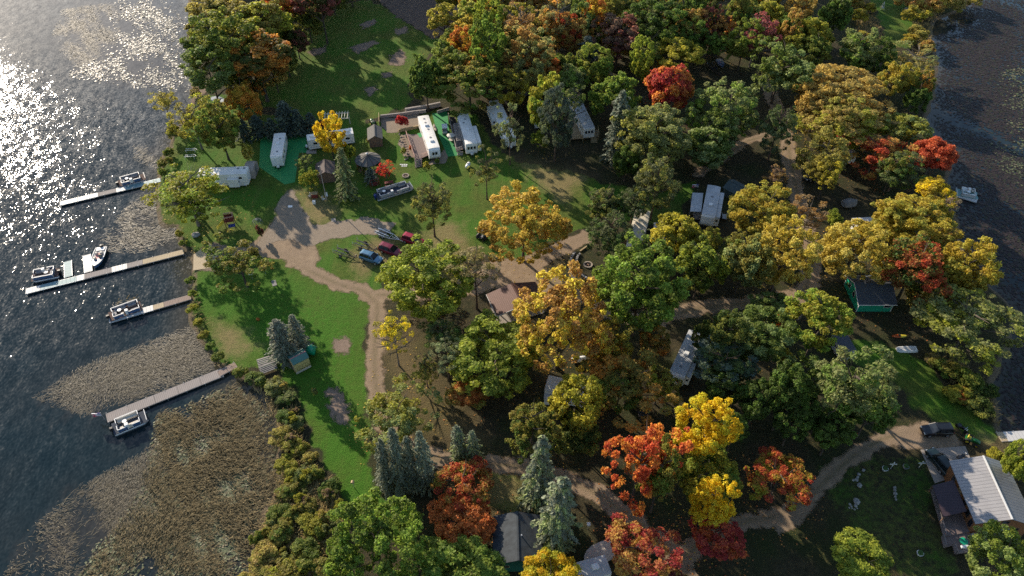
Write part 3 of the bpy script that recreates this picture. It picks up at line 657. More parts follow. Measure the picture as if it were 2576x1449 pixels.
# -- wood along the top, middle
for a in ((1152, 1212, -20, 60, 'mid', 'GO', 'OR', 'orange yellow tree on the top border beside the brown field', 3), (1198, 1262, 14, 118, 'mid', 'LG', 'YG', 'bright lime topped tree in the upper wood', 5), (1122, 1198, 80, 172, 'mid', 'OR', 'GO', 'orange tree at the corner of the brown field', 3),
          (1140, 1202, 38, 112, 'mid', 'GO', 'TN', 'tan yellow tree beside the brown field', 3), (1022, 1118, 132, 268, 'mid', 'G', 'DG', 'dark green rounded tree at the corner of the mown clearing', 1.5), (1087, 1148, 100, 192, 'mid', 'LG', 'GG', 'light green tree above the dark rounded tree', 3),
          (1099, 1262, 148, 268, 'big', 'OL', 'G', 'broad olive tree above the gravel yard', 2), (1188, 1275, 68, 195, 'mid', 'G', 'LG', 'tall green tree below the lime topped one', 4), (1258, 1362, 5, 120, 'sparse', 'OB', 'BR', 'thin brown orange tree with bare limbs in the upper wood', 4),
          (1268, 1385, 65, 195, 'oak', 'OB', 'GG', 'rust orange open tree in the middle of the upper wood', 4), (1292, 1410, 130, 222, 'oak', 'OR', 'OB', 'orange brown tree low in the middle of the upper wood', 3), (1248, 1335, 170, 262, 'mid', 'OL', 'GO', 'olive gold tree left of the white blue trailer', 2),
          (1352, 1448, -5, 115, 'sparse', 'GG', 'OR', 'grey green open tree with orange tips on the top border', 5), (1392, 1462, 55, 138, 'mid', 'RO', 'OB', 'red orange tree deep in the upper wood', 3), (1424, 1495, 15, 112, 'mid', 'G', 'GG', 'green tree right of the red orange one in the upper wood', 4),
          (1450, 1528, -10, 95, 'mid', 'OR', 'GO', 'orange yellow tree on the top border in the middle', 4), (1493, 1622, 40, 148, 'oak', 'BR', 'MR', 'brown red domed tree in the upper wood', 3), (1508, 1595, -30, 45, 'mid', 'DG', 'OL', 'dark olive tree on the top border above the brown red one', 4),
          (1585, 1720, -5, 105, 'big', 'DG', 'G', 'large dark green tree on the top border', 4), (1715, 1770, -5, 88, 'mid', 'DG', 'G', 'dark green tree beside the maroon one at the top', 4), (1760, 1830, 8, 112, 'oak', 'MR', 'DG', 'dark maroon tree in shade near the top border', 3),
          (1826, 1892, -10, 88, 'mid', 'OL', 'G', 'olive green tree right of the dark maroon one', 4), (1882, 1960, -32, 36, 'mid', 'YG', 'GO', 'yellow tree on the top border above the purple red one', 4), (1850, 1958, 35, 145, 'sparse', 'PK', 'MR', 'purple red tree with bare grey twigs', 3),
          (1930, 1962, 48, 135, 'mid', 'GO', 'TN', 'slim golden tree between the purple red and the tan orange trees', 3), (1976, 2050, -15, 65, 'mid', 'TN', 'OB', 'tan orange tree on the top border to the right', 3), (1960, 2018, 45, 130, 'mid', 'OB', 'TN', 'tan orange tree below the one on the top border', 3),
          (2006, 2093, 45, 140, 'mid', 'YG', 'OL', 'yellow green tree right of the tan orange ones', 2.5), (2066, 2146, -15, 88, 'mid', 'DG', 'G', 'dark green tree left of the grassy trail', 3), (1893, 2033, 112, 250, 'oak', 'G', 'GG', 'leafy green oak below the purple red tree', 2),
          (2093, 2220, 66, 178, 'oak', 'GG', 'LG', 'pale green oak beside the grassy trail', 1.5), (2160, 2235, 112, 190, 'mid', 'DG', 'G', 'dark green crown added as the shaded right side of the pale green oak', 1), (2230, 2368, 115, 185, 'sparse', 'TN', 'GG', 'tan open tree at the edge of the right lake', 1.5),  # extra dark green crown puts the pale oak's shaded side into leaf colour
          (2206, 2293, 162, 245, 'mid', 'GO', 'OL', 'golden olive tree at the right lake', 2), (2296, 2356, 176, 262, 'oak', 'G', 'OR', 'green and orange tree leaning to the right lake', 1.5), (2275, 2332, 215, 285, 'mid', 'DG', 'G', 'dark green tree in shade at the right lake shore', 1),
          (2012, 2228, 168, 282, 'big', 'TN', 'OB', 'broad tan orange oak left of the right lake', 3), (1998, 2195, 246, 358, 'big', 'TN', 'YG', 'broad tan yellow oak below the tan orange one', 2.5), (1992, 2152, 332, 462, 'oak', 'OL', 'TN', 'olive brown oak beside the right road', 1.5),
          (2236, 2350, 288, 372, 'mid', 'YG', 'GG', 'yellow green tree above the red pair at the right lake', 2.5), (2182, 2243, 295, 342, 'mid', 'GO', 'YG', 'small golden tree left of the yellow green one above the red pair', 3), (2125, 2278, 336, 435, 'oak', 'RO', 'OB', 'left red orange maple of the pair at the right lake', 2),
          (2293, 2406, 342, 435, 'mid', 'RO', 'R', 'right red orange maple of the pair at the right lake', 2), (2193, 2320, 376, 485, 'pine', 'PN', 'G', 'green pine between the two red orange maples', 1), (1752, 1906, 216, 355, 'big', 'GG', 'LG', 'light green oak right of the round red maple', 1.5),
          (1903, 2006, 255, 400, 'pine', 'DG', 'PN', 'dark pine left of the broad tan yellow oak', 1), (1715, 1852, 308, 422, 'mid', 'G', 'GG', 'green tree below the light green oak', 1), (1920, 1978, 416, 476, 'sparse', 'BR', 'OB', 'thin withered brown tree beside the right road', 1)):
    k = dict(species='oak_tree') if 'oak' in a[7] else {}
    tree(*a[:8], clear=a[8], **k)
spruce(1482, 88, 200, 72, 'DS', 'DS', 'black green spruce in the shade of the upper wood')
# -- right half, middle
for a in ((1832, 2000, 472, 600, 'big', 'GO', 'OL', 'golden olive tree right of the awning trailer', 2), (1902, 2040, 562, 720, 'big', 'GO', 'TN', 'golden tree left of the right road', 2), (1812, 1932, 590, 728, 'mid', 'OL', 'GG', 'olive green tree left of the golden one by the right road', 1.5),
          (1640, 1768, 526, 645, 'mid', 'YG', 'GO', 'yellow green tree below the awning trailer', 1.5), (1698, 1818, 598, 725, 'mid', 'G', 'YG', 'green tree in the centre right clump', 1.5), (1982, 2090, 500, 576, 'sparse', 'OB', 'BR', 'sparse orange twigs of a dying tree over the right road', 3),
          (2076, 2122, 534, 580, 'shrub', 'LG', 'YG', 'small bright lime bush beside the right road', .3), (2065, 2236, 552, 700, 'big', 'GO', 'TN', 'golden tree with two trunks beside the green cottage', 2.4), (2215, 2408, 490, 628, 'big', 'GO', 'OL', 'golden tree behind the green cottage towards the lake', 2),
          (2303, 2398, 442, 508, 'mid', 'GO', 'Y', 'orange gold tree beside the pontoon in the right lake', 3), (2352, 2412, 488, 560, 'sparse', 'BR', 'GY', 'bare pale tan tree leaning over the right lake', 1), (2215, 2385, 590, 755, 'oak', 'RO', 'DG', 'red and dark green maple at the gable of the green cottage', 2),
          (2333, 2408, 560, 632, 'sparse', 'OB', 'OL', 'brownish tree beside the red and green maple', 3), (2360, 2497, 610, 748, 'mid', 'GO', 'OL', 'golden olive tree at the lake right of the red and green maple', 1.5), (2312, 2566, 722, 905, 'oak', 'GG', 'YG', 'large pale green oak at the right border', 2),
          (2278, 2382, 735, 800, 'shrub', 'OL', 'TN', 'brown olive undergrowth between the cottage and the pale oak', .4), (1992, 2140, 735, 875, 'mid', 'YG', 'LG', 'bright yellow green tree left of the grass strip by the green cottage', 2), (1890, 2002, 724, 805, 'oak', 'G', 'GG', 'green oak left of the bright yellow green tree', 2.5),
          (1862, 2000, 778, 890, 'mid', 'G', 'GG', 'green tree with a red spot in the dark clump', 2), (1782, 1880, 782, 880, 'mid', 'DG', 'OL', 'olive dark tree at the left of the dark clump', 3), (1732, 1918, 832, 980, 'pine', 'DG', 'DS', 'very dark pine beside the white motor home', 1),
          (2035, 2240, 862, 1080, 'oak', 'GG', 'G', 'large grey green oak right of the dark clump', 2), (1956, 2005, 884, 934, 'shrub', 'GO', 'TN', 'small golden crown in the dark clump', 5), (1930, 2042, 925, 1040, 'mid', 'DG', 'G', 'dark green tree left of the grey green oak', 1),
          (1940, 1975, 795, 830, 'shrub', 'OR', 'RO', 'small red orange tuft in the dark green clump', 6),
          # middle
          (1229, 1406, 496, 650, 'big', 'GO', 'OB', 'orange gold maple beside the black golf cart', 2.3), (960, 1192, 618, 812, 'big', 'LG', 'YG', 'huge fresh green tree over the bend of the dirt road', 2), (1045, 1180, 745, 835, 'sparse', 'BR', 'DG', 'brown withered branches under the huge fresh green tree', 1),
          (1132, 1370, 806, 985, 'big', 'LG', 'YG', 'yellow green maple below the red roofed pavilion', 2), (1305, 1510, 714, 930, 'big', 'OB', 'GO', 'large orange brown oak in front of the red roofed pavilion', 2), (1494, 1720, 624, 850, 'big', 'G', 'LG', 'large deep green tree right of the curved stone walls', 2),
          (1478, 1594, 802, 920, 'oak', 'GO', 'OL', 'olive gold tree right of the orange brown oak', 2), (1472, 1698, 866, 1050, 'oak', 'OL', 'OR', 'green and orange oak left of the white motor home', 2), (1132, 1242, 940, 1025, 'mid', 'OR', 'OL', 'orange foliage at the lower left of the yellow green maple', 1.5),
          (1040, 1100, 882, 975, 'pine', 'PN', 'OL', 'small dark pine on the dry bank', .6), (1060, 1165, 793, 890, 'pine', 'PN', 'G', 'dark pine between the huge green tree and the yellow green maple', 2), (910, 1087, 964, 1105, 'oak', 'YG', 'GG', 'yellow green tree at the lower bend of the road', 1.8),
          (1378, 1522, 948, 1095, 'mid', 'YG', 'GO', 'yellow olive tree in front of the grey trailer', 1.8), (1268, 1408, 1002, 1158, 'oak', 'OL', 'DG', 'dark olive tree left of the yellow olive one', 1.5), (1400, 1520, 1040, 1150, 'mid', 'DG', 'OL', 'dark green lower tree beneath the yellow olive one', 1),
          # lower part
          (1533, 1684, 1072, 1275, 'oak', 'RO', 'OR', 'red orange maple left of the bright yellow tree', 2), (1600, 1720, 1110, 1290, 'oak', 'OL', 'G', 'olive green half of the maple clump left of the bright yellow tree', 1.5), (1690, 1848, 1003, 1160, 'big', 'Y', 'YG', 'bright yellow maple in the lower right, tallest yellow crown', 5),
          (1692, 1866, 1120, 1212, 'mid', 'YG', 'G', 'yellow green lower skirt under the bright yellow maple', 2), (1734, 1846, 1208, 1335, 'big', 'Y', 'GO', 'golden yellow maple above the red one in the lower right', 2.5), (1720, 1870, 1288, 1415, 'oak', 'R', 'RO', 'crimson maple below the golden yellow one', 1.5),
          (1873, 2043, 1130, 1262, 'oak', 'RO', 'YG', 'red and green maple beside the fork of the house drive', 2), (2095, 2250, 1340, 1470, 'mid', 'LG', 'YG', 'light green tree at the bottom left of the house lawn', 1.5), (2445, 2585, 1335, 1470, 'mid', 'LG', 'GG', 'leafy green tree in the bottom right corner', 2),
          (2528, 2605, 1098, 1235, 'mid', 'LG', 'YG', 'green tree on the right border behind the log house', 1), (1085, 1245, 1142, 1288, 'oak', 'RO', 'OL', 'red topped maple beside the lower left spruces', 1.5), (1078, 1250, 1250, 1395, 'mid', 'OR', 'RO', 'orange maple left of the dark roofed house', 1.5),
          (1050, 1305, 1358, 1510, 'big', 'LG', 'G', 'bright green maple on the bottom border left of the dark roofed house', 2), (838, 1048, 1262, 1475, 'big', 'G', 'LG', 'large domed green tree at the bottom left of the lawn', 1), (1318, 1450, 1390, 1490, 'mid', 'Y', 'YG', 'yellow green tree on the bottom border right of the dark roofed house', 2),
          (1508, 1698, 1298, 1455, 'oak', 'R', 'OB', 'dull red maple over the tarp covered boat', 1.8), (1640, 1760, 1435, 1500, 'shrub', 'MR', 'OB', 'maroon bushes on the bottom border beside the road', .5)):
    k = dict(species='oak_tree') if 'oak' in a[7] else dict(species='maple_tree') if 'maple' in a[7] else {}
    b = .5
    if 'red topped' in a[7]: b = .52
    if 'tallest yellow' in a[7] or 'golden yellow' in a[7]: b = .35
    if 'red and dark green' in a[7]: b = .6
    tree(*a[:8], clear=a[8] + (5.5 if a[0] > 1730 and a[2] > 730 and a[2] < 960 and a[4] in ('oak', 'mid', 'pine') else 1.0 if a[4] != 'shrub' and a[0] > 1200 else 0), bias=b, **k)
tree(1149, 1297, 608, 722, 'airy', 'OL', 'BR', 'brown olive pine with a tall bare trunk beside the red roofed pavilion', base=(1200, 777))
tree(914, 1016, 780, 882, 'sparse', 'YG', 'Y', 'slender yellow tree with a bare lower trunk beside the road', base=(1004, 920))
tree(1050, 1160, 840, 925, 'airy', 'PN', 'GG', 'dark thin pine with a tall bare trunk on the dry bank', base=(1130, 952))
spruce(985, 1086, 1235, 68, 'BS', 'SP', 'tall spruce at the left of the lower left group')
spruce(948, 1108, 1232, 56, 'SP', 'GY', 'outermost left spruce of the lower left group')
spruce(1055, 1084, 1222, 64, 'BS', 'BS', 'bluest spruce on the right of the lower left group')
spruce(1020, 1102, 1228, 56, 'SP', 'GY', 'grey spruce in the middle of the lower left group')
spruce(1153, 1066, 1160, 62, 'BS', 'GG', 'left spruce of the pair above the red topped maple')
spruce(1185, 1080, 1166, 58, 'BS', 'GG', 'right spruce of the pair above the red topped maple')
spruce(1358, 1088, 1262, 104, 'BS', 'GG', 'large grey green spruce on the near side of the dirt road', 'wspruce')
spruce(1404, 1203, 1372, 132, 'BS', 'GG', 'large grey green spruce beside the dark roofed house', 'wspruce')
spruce(928, 422, 460, 34, 'DS', 'BS', 'small blue spruce in front of the round gazebo')
tree(946, 992, 406, 450, 'sparse', 'RR', 'RO', 'vivid scarlet small maple beside the gazebo', .4, species='maple_tree')
for a in ((998, 1030, 292, 322, 'RR', 'MR', 'small wine red tree growing in the gravel yard'), (1008, 1024, 372, 388, 'YG', 'GG', 'yellow green bush at the foot of the wooden deck'), (1064, 1082, 408, 430, 'YG', 'TN', 'pale yellow bush beside the deck stairs'), (1028, 1038, 366, 382, 'RO', 'OR', 'small red bush on the stone terrace beside the deck'),
          (1093, 1108, 398, 414, 'LG', 'G', 'small green bush in the bed under the white trailer'), (922, 932, 348, 362, 'OL', 'TN', 'tan bush at the corner of the grey roof shed'), (897, 907, 420, 432, 'OL', 'G', 'rounded olive bush at the left foot of the gazebo'), (908, 918, 428, 440, 'G', 'OL', 'rounded green bush at the front of the gazebo'),
          (2130, 2160, 700, 730, 'LG', 'YG', 'lime bush at the back corner of the green cottage'), (735, 752, 905, 925, 'TN', 'YG', 'pale leafy bush beside the yellow playhouse panel'), (748, 768, 868, 885, 'GG', 'LG', 'pale green bush behind the green hut roof'), (785, 800, 975, 1000, 'GG', 'OL', 'thin grey green bush on the bare patch of the lawn'),
          (645, 665, 570, 600, 'MR', 'DG', 'dark reddish bush inside the playground bed')):
    tree(a[0], a[1], a[2], a[3], 'shrub', a[4], a[5], a[6], .1)
# shrubs along the reedy shore
for i, (x, y, w, c1, c2) in enumerate(((476, 706, 26, 'LG', 'G'), (484, 740, 24, 'LG', 'YG'), (486, 775, 30, 'YG', 'LG'), (500, 810, 30, 'YG', 'OL'), (508, 845, 28, 'OL', 'YG'), (528, 872, 26, 'G', 'LG'), (545, 900, 30, 'G', 'OL'), (602, 935, 40, 'G', 'OL'), (640, 950, 48, 'G', 'GG'), (690, 975, 54, 'GG', 'OL'),
        (725, 1000, 46, 'GG', 'G'), (715, 1045, 50, 'G', 'DG'), (745, 1065, 46, 'GG', 'G'), (705, 1095, 56, 'OL', 'TN'), (735, 1120, 58, 'OL', 'YG'), (775, 1150, 46, 'OL', 'TN'), (720, 1170, 60, 'YG', 'OL'), (765, 1200, 64, 'DG', 'OL'), (825, 1235, 58, 'G', 'DG'), (720, 1235, 62, 'OL', 'G'),
        (700, 1290, 64, 'G', 'OL'), (770, 1280, 60, 'OL', 'DG'), (790, 1320, 70, 'YG', 'OL'), (700, 1345, 76, 'OL', 'G'), (770, 1385, 84, 'G', 'OL'), (665, 1400, 80, 'TN', 'OL'), (720, 1440, 90, 'OL', 'YG'), (820, 1440, 80, 'OL', 'G'), (640, 1450, 60, 'TN', 'OL'),
        (425, 385, 30, 'G', 'OL'), (412, 412, 34, 'OL', 'G'), (408, 435, 26, 'G', 'YG'), (452, 590, 22, 'YG', 'OL'), (460, 612, 20, 'G', 'YG'))):
    w *= .98; tree(x - w / 2, x + w / 2, y - w * .42, y + w * .42, 'shrub', c1, c2, CN[c1] + ' leafy bush in the overgrown strip between lawn and lake', .0, group='bushes along the lake shore')
SB = polyw([(600, 935), (690, 950), (740, 990), (770, 1070), (800, 1150), (860, 1250), (880, 1300), (830, 1470), (640, 1470), (650, 1340), (700, 1240), (715, 1110), (690, 1030)]); gs_ = np.random.default_rng(55); k_ = 0
while k_ < 60:
    x, y = gs_.uniform(600, 880), gs_.uniform(930, 1460); q_ = P(x, y)
    if not inpoly(np.array([q_.x]), np.array([q_.y]), SB)[0]: continue
    k_ += 1; w = gs_.uniform(16, 34); c1 = ['OL', 'G', 'TN', 'YG', 'GG', 'DG', 'BR'][k_ % 7]
    tree(x - w / 2, x + w / 2, y - w * .5, y + w * .5, 'shrub', c1, 'OL', CN[c1] + ' small scruffy bush in the overgrown strip between lawn and lake', .0, group='small bushes along the lake shore')
for i, (x, y, w, c1, c2) in enumerate(((2390, 930, 70, 'OL', 'G'), (2440, 960, 76, 'G', 'OL'), (2400, 990, 64, 'YG', 'OL'), (2460, 1020, 70, 'DG', 'OL'), (2425, 1000, 50, 'OR', 'OL'), (2350, 905, 50, 'OL', 'BR'), (2490, 985, 50, 'DG', 'G'), (2505, 1150, 50, 'YG', 'GO'), (2540, 1180, 60, 'YG', 'LG'),
        (2160, 40, 50, 'OL', 'GO'), (2175, 95, 44, 'GO', 'OL'), (2300, 40, 60, 'OL', 'GO'), (2340, 20, 70, 'OB', 'OL'), (2395, 10, 70, 'TN', 'OL'), (2310, 85, 54, 'OL', 'TN'), (2330, 120, 44, 'OB', 'OL'), (2290, 100, 40, 'GO', 'OL'), (2190, 20, 36, 'OL', 'GO'), (2440, -10, 60, 'OL', 'TN'), (2150, 8, 50, 'OL', 'OB'),
        (480, 25, 30, 'OL', 'TN'), (475, 70, 26, 'OL', 'TN'), (490, 235, 30, 'OL', 'BR'), (2270, 0, 50, 'OB', 'TN'))):
    tree(x - w / 2, x + w / 2, y - w * .38, y + w * .38, 'shrub', c1, c2, CN[c1] + ' rough autumn bush in the brush beside the water', .0, group='rough bushes beside the water')

g_ = random.Random(99); k_ = 0
for x, y in [(1130 + 62 * i + g_.uniform(-22, 22), yy + g_.uniform(-18, 18)) for i in range(18) for yy in (-8, 55, 118, 175)] :
    if y > 150 and x > 1500: continue
    if x > 2010 or (x > 1740 and 120 < y): continue
    c1 = g_.choice(['G', 'OL', 'OB', 'G', 'LG', 'G', 'YG', 'LG', 'OR', 'GG']); w = g_.uniform(62, 92)
    tree(x - w / 2, x + w / 2, y - w * .52, y + w * .52, g_.choice(['mid', 'oak', 'mid']), c1, g_.choice(['G', 'OL', 'OR', 'TN']), CN[c1] + ' autumn tree crowded among others in the dense wood along the top border', 3.0, group='trees crowded in the top wood')
for i, (x, y, w, c1) in enumerate(((600, 120, 90, 'OL'), (520, 100, 80, 'G'), (680, 150, 60, 'OL'), (640, 60, 80, 'G'), (700, 60, 60, 'G'), (560, 60, 70, 'OL'))):
    tree(x - w / 2, x + w / 2, y - w * .5, y + w * .5, 'mid', c1, 'OR' if i == 2 else 'YG', CN[c1] + ' tree crowded inside the upper left wood', 5, group='trees crowded in the upper left wood')
for i, (x, y, w, c1, c2) in enumerate(((1860, 640, 80, 'OL', 'G'), (1760, 690, 90, 'G', 'OL'), (1770, 620, 80, 'OL', 'YG'), (1640, 860, 90, 'OL', 'OR'), (1560, 980, 100, 'OL', 'G'), (1660, 960, 90, 'OL', 'YG'), (2000, 960, 110, 'G', 'GG'), (1840, 920, 110, 'DG', 'G'), (1900, 860, 100, 'G', 'GG'), (2080, 440, 80, 'OL', 'GO'), (2250, 560, 100, 'GO', 'OL'), (2300, 640, 100, 'OL', 'GO'),
        (2330, 700, 90, 'OL', 'G'), (2120, 300, 110, 'TN', 'OL'), (2060, 260, 100, 'TN', 'OB'), (2250, 420, 80, 'OL', 'G'), (2350, 530, 80, 'GO', 'OL'), (1820, 320, 90, 'G', 'GG'), (1660, 340, 100, 'GG', 'OL'), (1640, 440, 90, 'PN', 'G'), (1530, 520, 80, 'PN', 'G'), (1960, 180, 90, 'G', 'OL'), (2050, 130, 80, 'G', 'OL'), (1450, 1080, 90, 'DG', 'OL'))):
    tree(x - w / 2, x + w / 2, y - w * .5, y + w * .5, 'oak' if i % 2 else 'mid', c1, c2, CN[c1] + ' tree filling the gaps of the dense clumps in the right half', 3.0, group='trees filling the right clumps')
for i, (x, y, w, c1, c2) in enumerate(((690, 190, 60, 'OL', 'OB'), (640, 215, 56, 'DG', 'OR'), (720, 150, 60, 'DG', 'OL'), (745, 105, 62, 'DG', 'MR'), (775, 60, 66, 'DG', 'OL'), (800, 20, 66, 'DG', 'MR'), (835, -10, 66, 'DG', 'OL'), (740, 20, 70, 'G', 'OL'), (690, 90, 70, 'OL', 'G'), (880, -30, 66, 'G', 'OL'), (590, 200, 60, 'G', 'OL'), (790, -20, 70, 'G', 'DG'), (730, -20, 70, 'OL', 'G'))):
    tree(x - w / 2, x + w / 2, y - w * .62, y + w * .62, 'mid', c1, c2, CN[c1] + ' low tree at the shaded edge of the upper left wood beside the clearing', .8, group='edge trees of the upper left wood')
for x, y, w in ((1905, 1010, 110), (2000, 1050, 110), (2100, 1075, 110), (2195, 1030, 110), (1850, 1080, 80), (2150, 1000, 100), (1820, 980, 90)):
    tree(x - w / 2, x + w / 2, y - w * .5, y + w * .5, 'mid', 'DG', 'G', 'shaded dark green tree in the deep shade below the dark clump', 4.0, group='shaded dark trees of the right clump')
tree(1738, 1800, 815, 885, 'mid', 'DG', 'OL', 'dark olive tree hanging over the far half of the white motor home', 3.5)
tree(1418, 1476, 212, 290, 'sparse', 'GG', 'G', 'thin grey green tree over the far end of the camper with three end windows', 4)
tree(1572, 1650, 580, 665, 'airy', 'PN', 'G', 'open green pine in front of the lower half of the cream trailer', 3.5)
# trees just outside the picture: they throw the shade that falls on the clearing and the field
for i, (x, y, h, c1) in enumerate(((760, -70, 15, 'G'), (690, -50, 15, 'G'), (800, -60, 15, 'OL'), (910, -60, 15, 'OL'), (720, -95, 15, 'G'), (830, -100, 15, 'G'), (1010, -80, 14, 'OL'), (1100, -90, 14, 'G'), (590, -90, 15, 'G'), (860, -75, 16, 'OL'), (960, -70, 16, 'GO'), (1060, -66, 14, 'OR'), (640, -70, 15, 'OL'), (1160, -90, 15, 'GO'), (1260, -70, 15, 'OR'), (1360, -80, 16, 'OL'), (1480, -80, 16, 'GO'), (1600, -85, 16, 'G'), (1740, -80, 16, 'OL'), (1850, -80, 15, 'GO'), (1980, -85, 15, 'OL'), (2080, -80, 14, 'G'), (540, -75, 15, 'G'),
        (900, 1560, 9, 'G'), (1200, 1590, 9, 'LG'), (1500, 1590, 9, 'GO'), (1900, 1580, 8, 'OL'), (2350, 1580, 8, 'G'), (2680, 1250, 11, 'OL'))):
    p = P(x, y); h = h + 8 if y < 0 else h; put_tree(p, h * .36, h * .42, h * .56, 'mid', c1, 'OL', .5, 'tree standing beyond the border of the photo', 'trees beyond the picture border')

# ------------------------------------------------------------------ lily pads, reeds (uncountable)
def scatter(polys, n, seed, holes=.5, sc=.25):
    g = np.random.default_rng(seed); out = []
    A = [polyw(p) for p in polys]
    area = [abs(sum(a[i][0] * a[(i + 1) % len(a)][1] - a[(i + 1) % len(a)][0] * a[i][1] for i in range(len(a)))) / 2 for a in A]
    for a, ar in zip(A, area):
        m = int(n * ar / sum(area) * 3); x = g.uniform(a[:, 0].min(), a[:, 0].max(), m * 2); y = g.uniform(a[:, 1].min(), a[:, 1].max(), m * 2)
        q = np.sin(x * sc * 1.3 + 2 * np.sin(y * sc * .7)) + np.sin(y * sc * 1.7 + 1.5 * np.sin(x * sc * .9 + 1)) + .8 * np.sin(x * sc * 4 + y * sc * 3) + g.normal(0, .95, m * 2)
        k = inpoly(x, y, a); k[k] &= (q[k] > (holes - .5) * 3) & (dseg(x[k], y[k], a, True) > g.uniform(0, 1, k.sum()) ** 2 * 13); out.append(np.stack([x[k], y[k]], 1)[:m])
    o = np.vstack(out); g.shuffle(o); return o[:n]
def vmat(name, ca, cb, cc, rough, spec, trans=0):
    t = NT(name); a, b = t.attr('clump'), t.attr('leaf')
    c = t.mix(a, ca, cb); c = t.mix(t.math('GREATER_THAN', b, .78), c, cc)
    t.done(t.bsdf(c, rough, 0, spec))
vmat('lily_green', (.085, .105, .045), (.14, .155, .08), (.16, .135, .08), .6, .25)
vmat('lily_grey', (.085, .090, .070), (.15, .15, .12), (.12, .095, .07), .5, .4)
vmat('lily_dull', (.021, .0155, .016), (.040, .029, .029), (.032, .034, .020), .6, .2)
vmat('reed', (.135, .105, .050), (.24, .185, .095), (.08, .065, .035), .8, .2)
vmat('reed_gold', (.25, .17, .06), (.33, .24, .10), (.16, .14, .05), .8, .2)
vmat('stem', (.055, .046, .028), (.10, .08, .046), (.16, .13, .07), .6, .4)
def pads(name, pts, r, tilt, mat, seed, z=-.335):
    g = np.random.default_rng(seed); n = len(pts); pos = np.column_stack([pts, np.full(n, z) + g.uniform(0, .04, n)])
    nr = unit(np.stack([g.normal(0, tilt, n), g.normal(0, tilt, n), np.ones(n)], 1)); s = r * g.uniform(.55, 1.3, n)
    pos[:, 2] += s * np.hypot(nr[:, 0], nr[:, 1])
    me = quads_mesh(name, quads_from(pos, nr, s, s * g.uniform(.6, 1, n), g), {'clump': g.random(n), 'leaf': g.random(n)}, mat)
    o = bpy.data.objects.new(name, me); COL.objects.link(o); return tag(o, kind='stuff')
RB = [(385, 1045), (600, 955), (660, 1010), (690, 1060), (698, 1110), (690, 1230), (640, 1340), (622, 1460), (180, 1460), (250, 1370), (330, 1260), (365, 1160)]
LP1 = [[(300, -10), (470, -10), (476, 120), (480, 235), (400, 230), (300, 215), (230, 205), (165, 190), (180, 165), (250, 140), (270, 80), (262, 20)]]
LP2 = [[(378, 1065), (425, 1030), (455, 1130), (520, 1180), (470, 1240), (420, 1330), (330, 1400), (300, 1460), (190, 1460), (230, 1370), (330, 1300), (375, 1210), (360, 1150)], [(500, 1180), (600, 1150), (640, 1260), (600, 1400), (520, 1460), (380, 1460), (460, 1330)]]
def group_tag(o, l, c): return tag(o, l, c)
group_tag(pads('lily_pads', np.vstack([scatter(LP1, 4200, 5, .52, .22)]), .18, .12, 'lily_grey', 3), 'pale lily pads glinting on the upper left water', 'lily pads')
group_tag(pads('lily_pads', np.vstack([scatter(LP2, 5200, 6, .42, .3), scatter([RB], 5200, 26, .42, .33)]), .14, .12, 'lily_green', 4), 'green lily pads among the tan reeds at the lower left', 'lily pads')
group_tag(pads('lily_pads', scatter([[(2450, -10), (2600, -10), (2700, 600), (2800, 1100), (2580, 1115), (2520, 1080), (2500, 970), (2560, 800), (2500, 720), (2420, 620), (2385, 480), (2405, 400), (2340, 300), (2365, 150), (2350, 90), (2400, 40)]], 34000, 8, .12, .12), .22, .06, 'lily_dull', 5), 'dull purple brown lily leaves covering the right lake', 'lily pads')
group_tag(pads('lily_pads', scatter([[(2500, 170), (2600, 150), (2700, 420), (2560, 420), (2530, 300)], [(2480, 350), (2620, 380), (2640, 520), (2500, 420)]], 2200, 9, .62, .35), .2, .12, 'lily_green', 6, -.325), 'pale green lily pad patches on the right lake', 'lily pads')
def blades(name, pts, L, w, lean, mat, seed, z0=-.4, flat=.5, wind=0.6):
    g = np.random.default_rng(seed); n = len(pts); a = wind + g.normal(0, .55, n) + .8 * np.sin(pts[:, 0] * .21 + pts[:, 1] * .13); el = np.clip(g.normal(flat, .35, n), .03, 1.4); l = L * g.uniform(.5, 1.4, n)
    d = np.stack([np.cos(a) * np.cos(el), np.sin(a) * np.cos(el), np.sin(el)], 1); b = np.column_stack([pts, np.full(n, z0)])
    sd_ = np.stack([-np.sin(a), np.cos(a), np.zeros(n)], 1) * (w * g.uniform(.6, 1.3, n))[:, None]
    m = b + d * l[:, None] * .6; e = m + (d * [1, 1, .1] + [0, 0, -.15]) * l[:, None] * .4; e[:, 2] = np.maximum(e[:, 2], -.32)
    Q = np.concatenate([np.stack([b - sd_, b + sd_, m + sd_, m - sd_], 1), np.stack([m - sd_, m + sd_, e + sd_ * .3, e - sd_ * .3], 1)])
    c = np.tile(g.random(n), 2); lf = np.tile(g.random(n), 2)
    me = quads_mesh(name, Q, {'clump': c, 'leaf': lf}, mat); o = bpy.data.objects.new(name, me); COL.objects.link(o); return tag(o, kind='stuff')
group_tag(blades('reeds', scatter([RB], 23000, 11, .28, .4), 1.2, .032, .45, 'reed', 21), 'bed of bent tan reeds at the lower left shore', 'reeds')
group_tag(blades('reeds', scatter([[(690, 1060), (740, 1020), (760, 1100), (800, 1180), (860, 1270), (870, 1330), (780, 1460), (620, 1460), (640, 1340), (690, 1230)], [(560, 925), (600, 930), (700, 1000), (690, 1060), (600, 960)], [(470, 700), (500, 760), (545, 905), (590, 930), (540, 925), (475, 800)]], 9000, 12, .35, .5), 1.5, .04, .5, 'reed_gold', 22, -.1, .8), 'golden rough grass between the reeds and the lawn', 'grass')
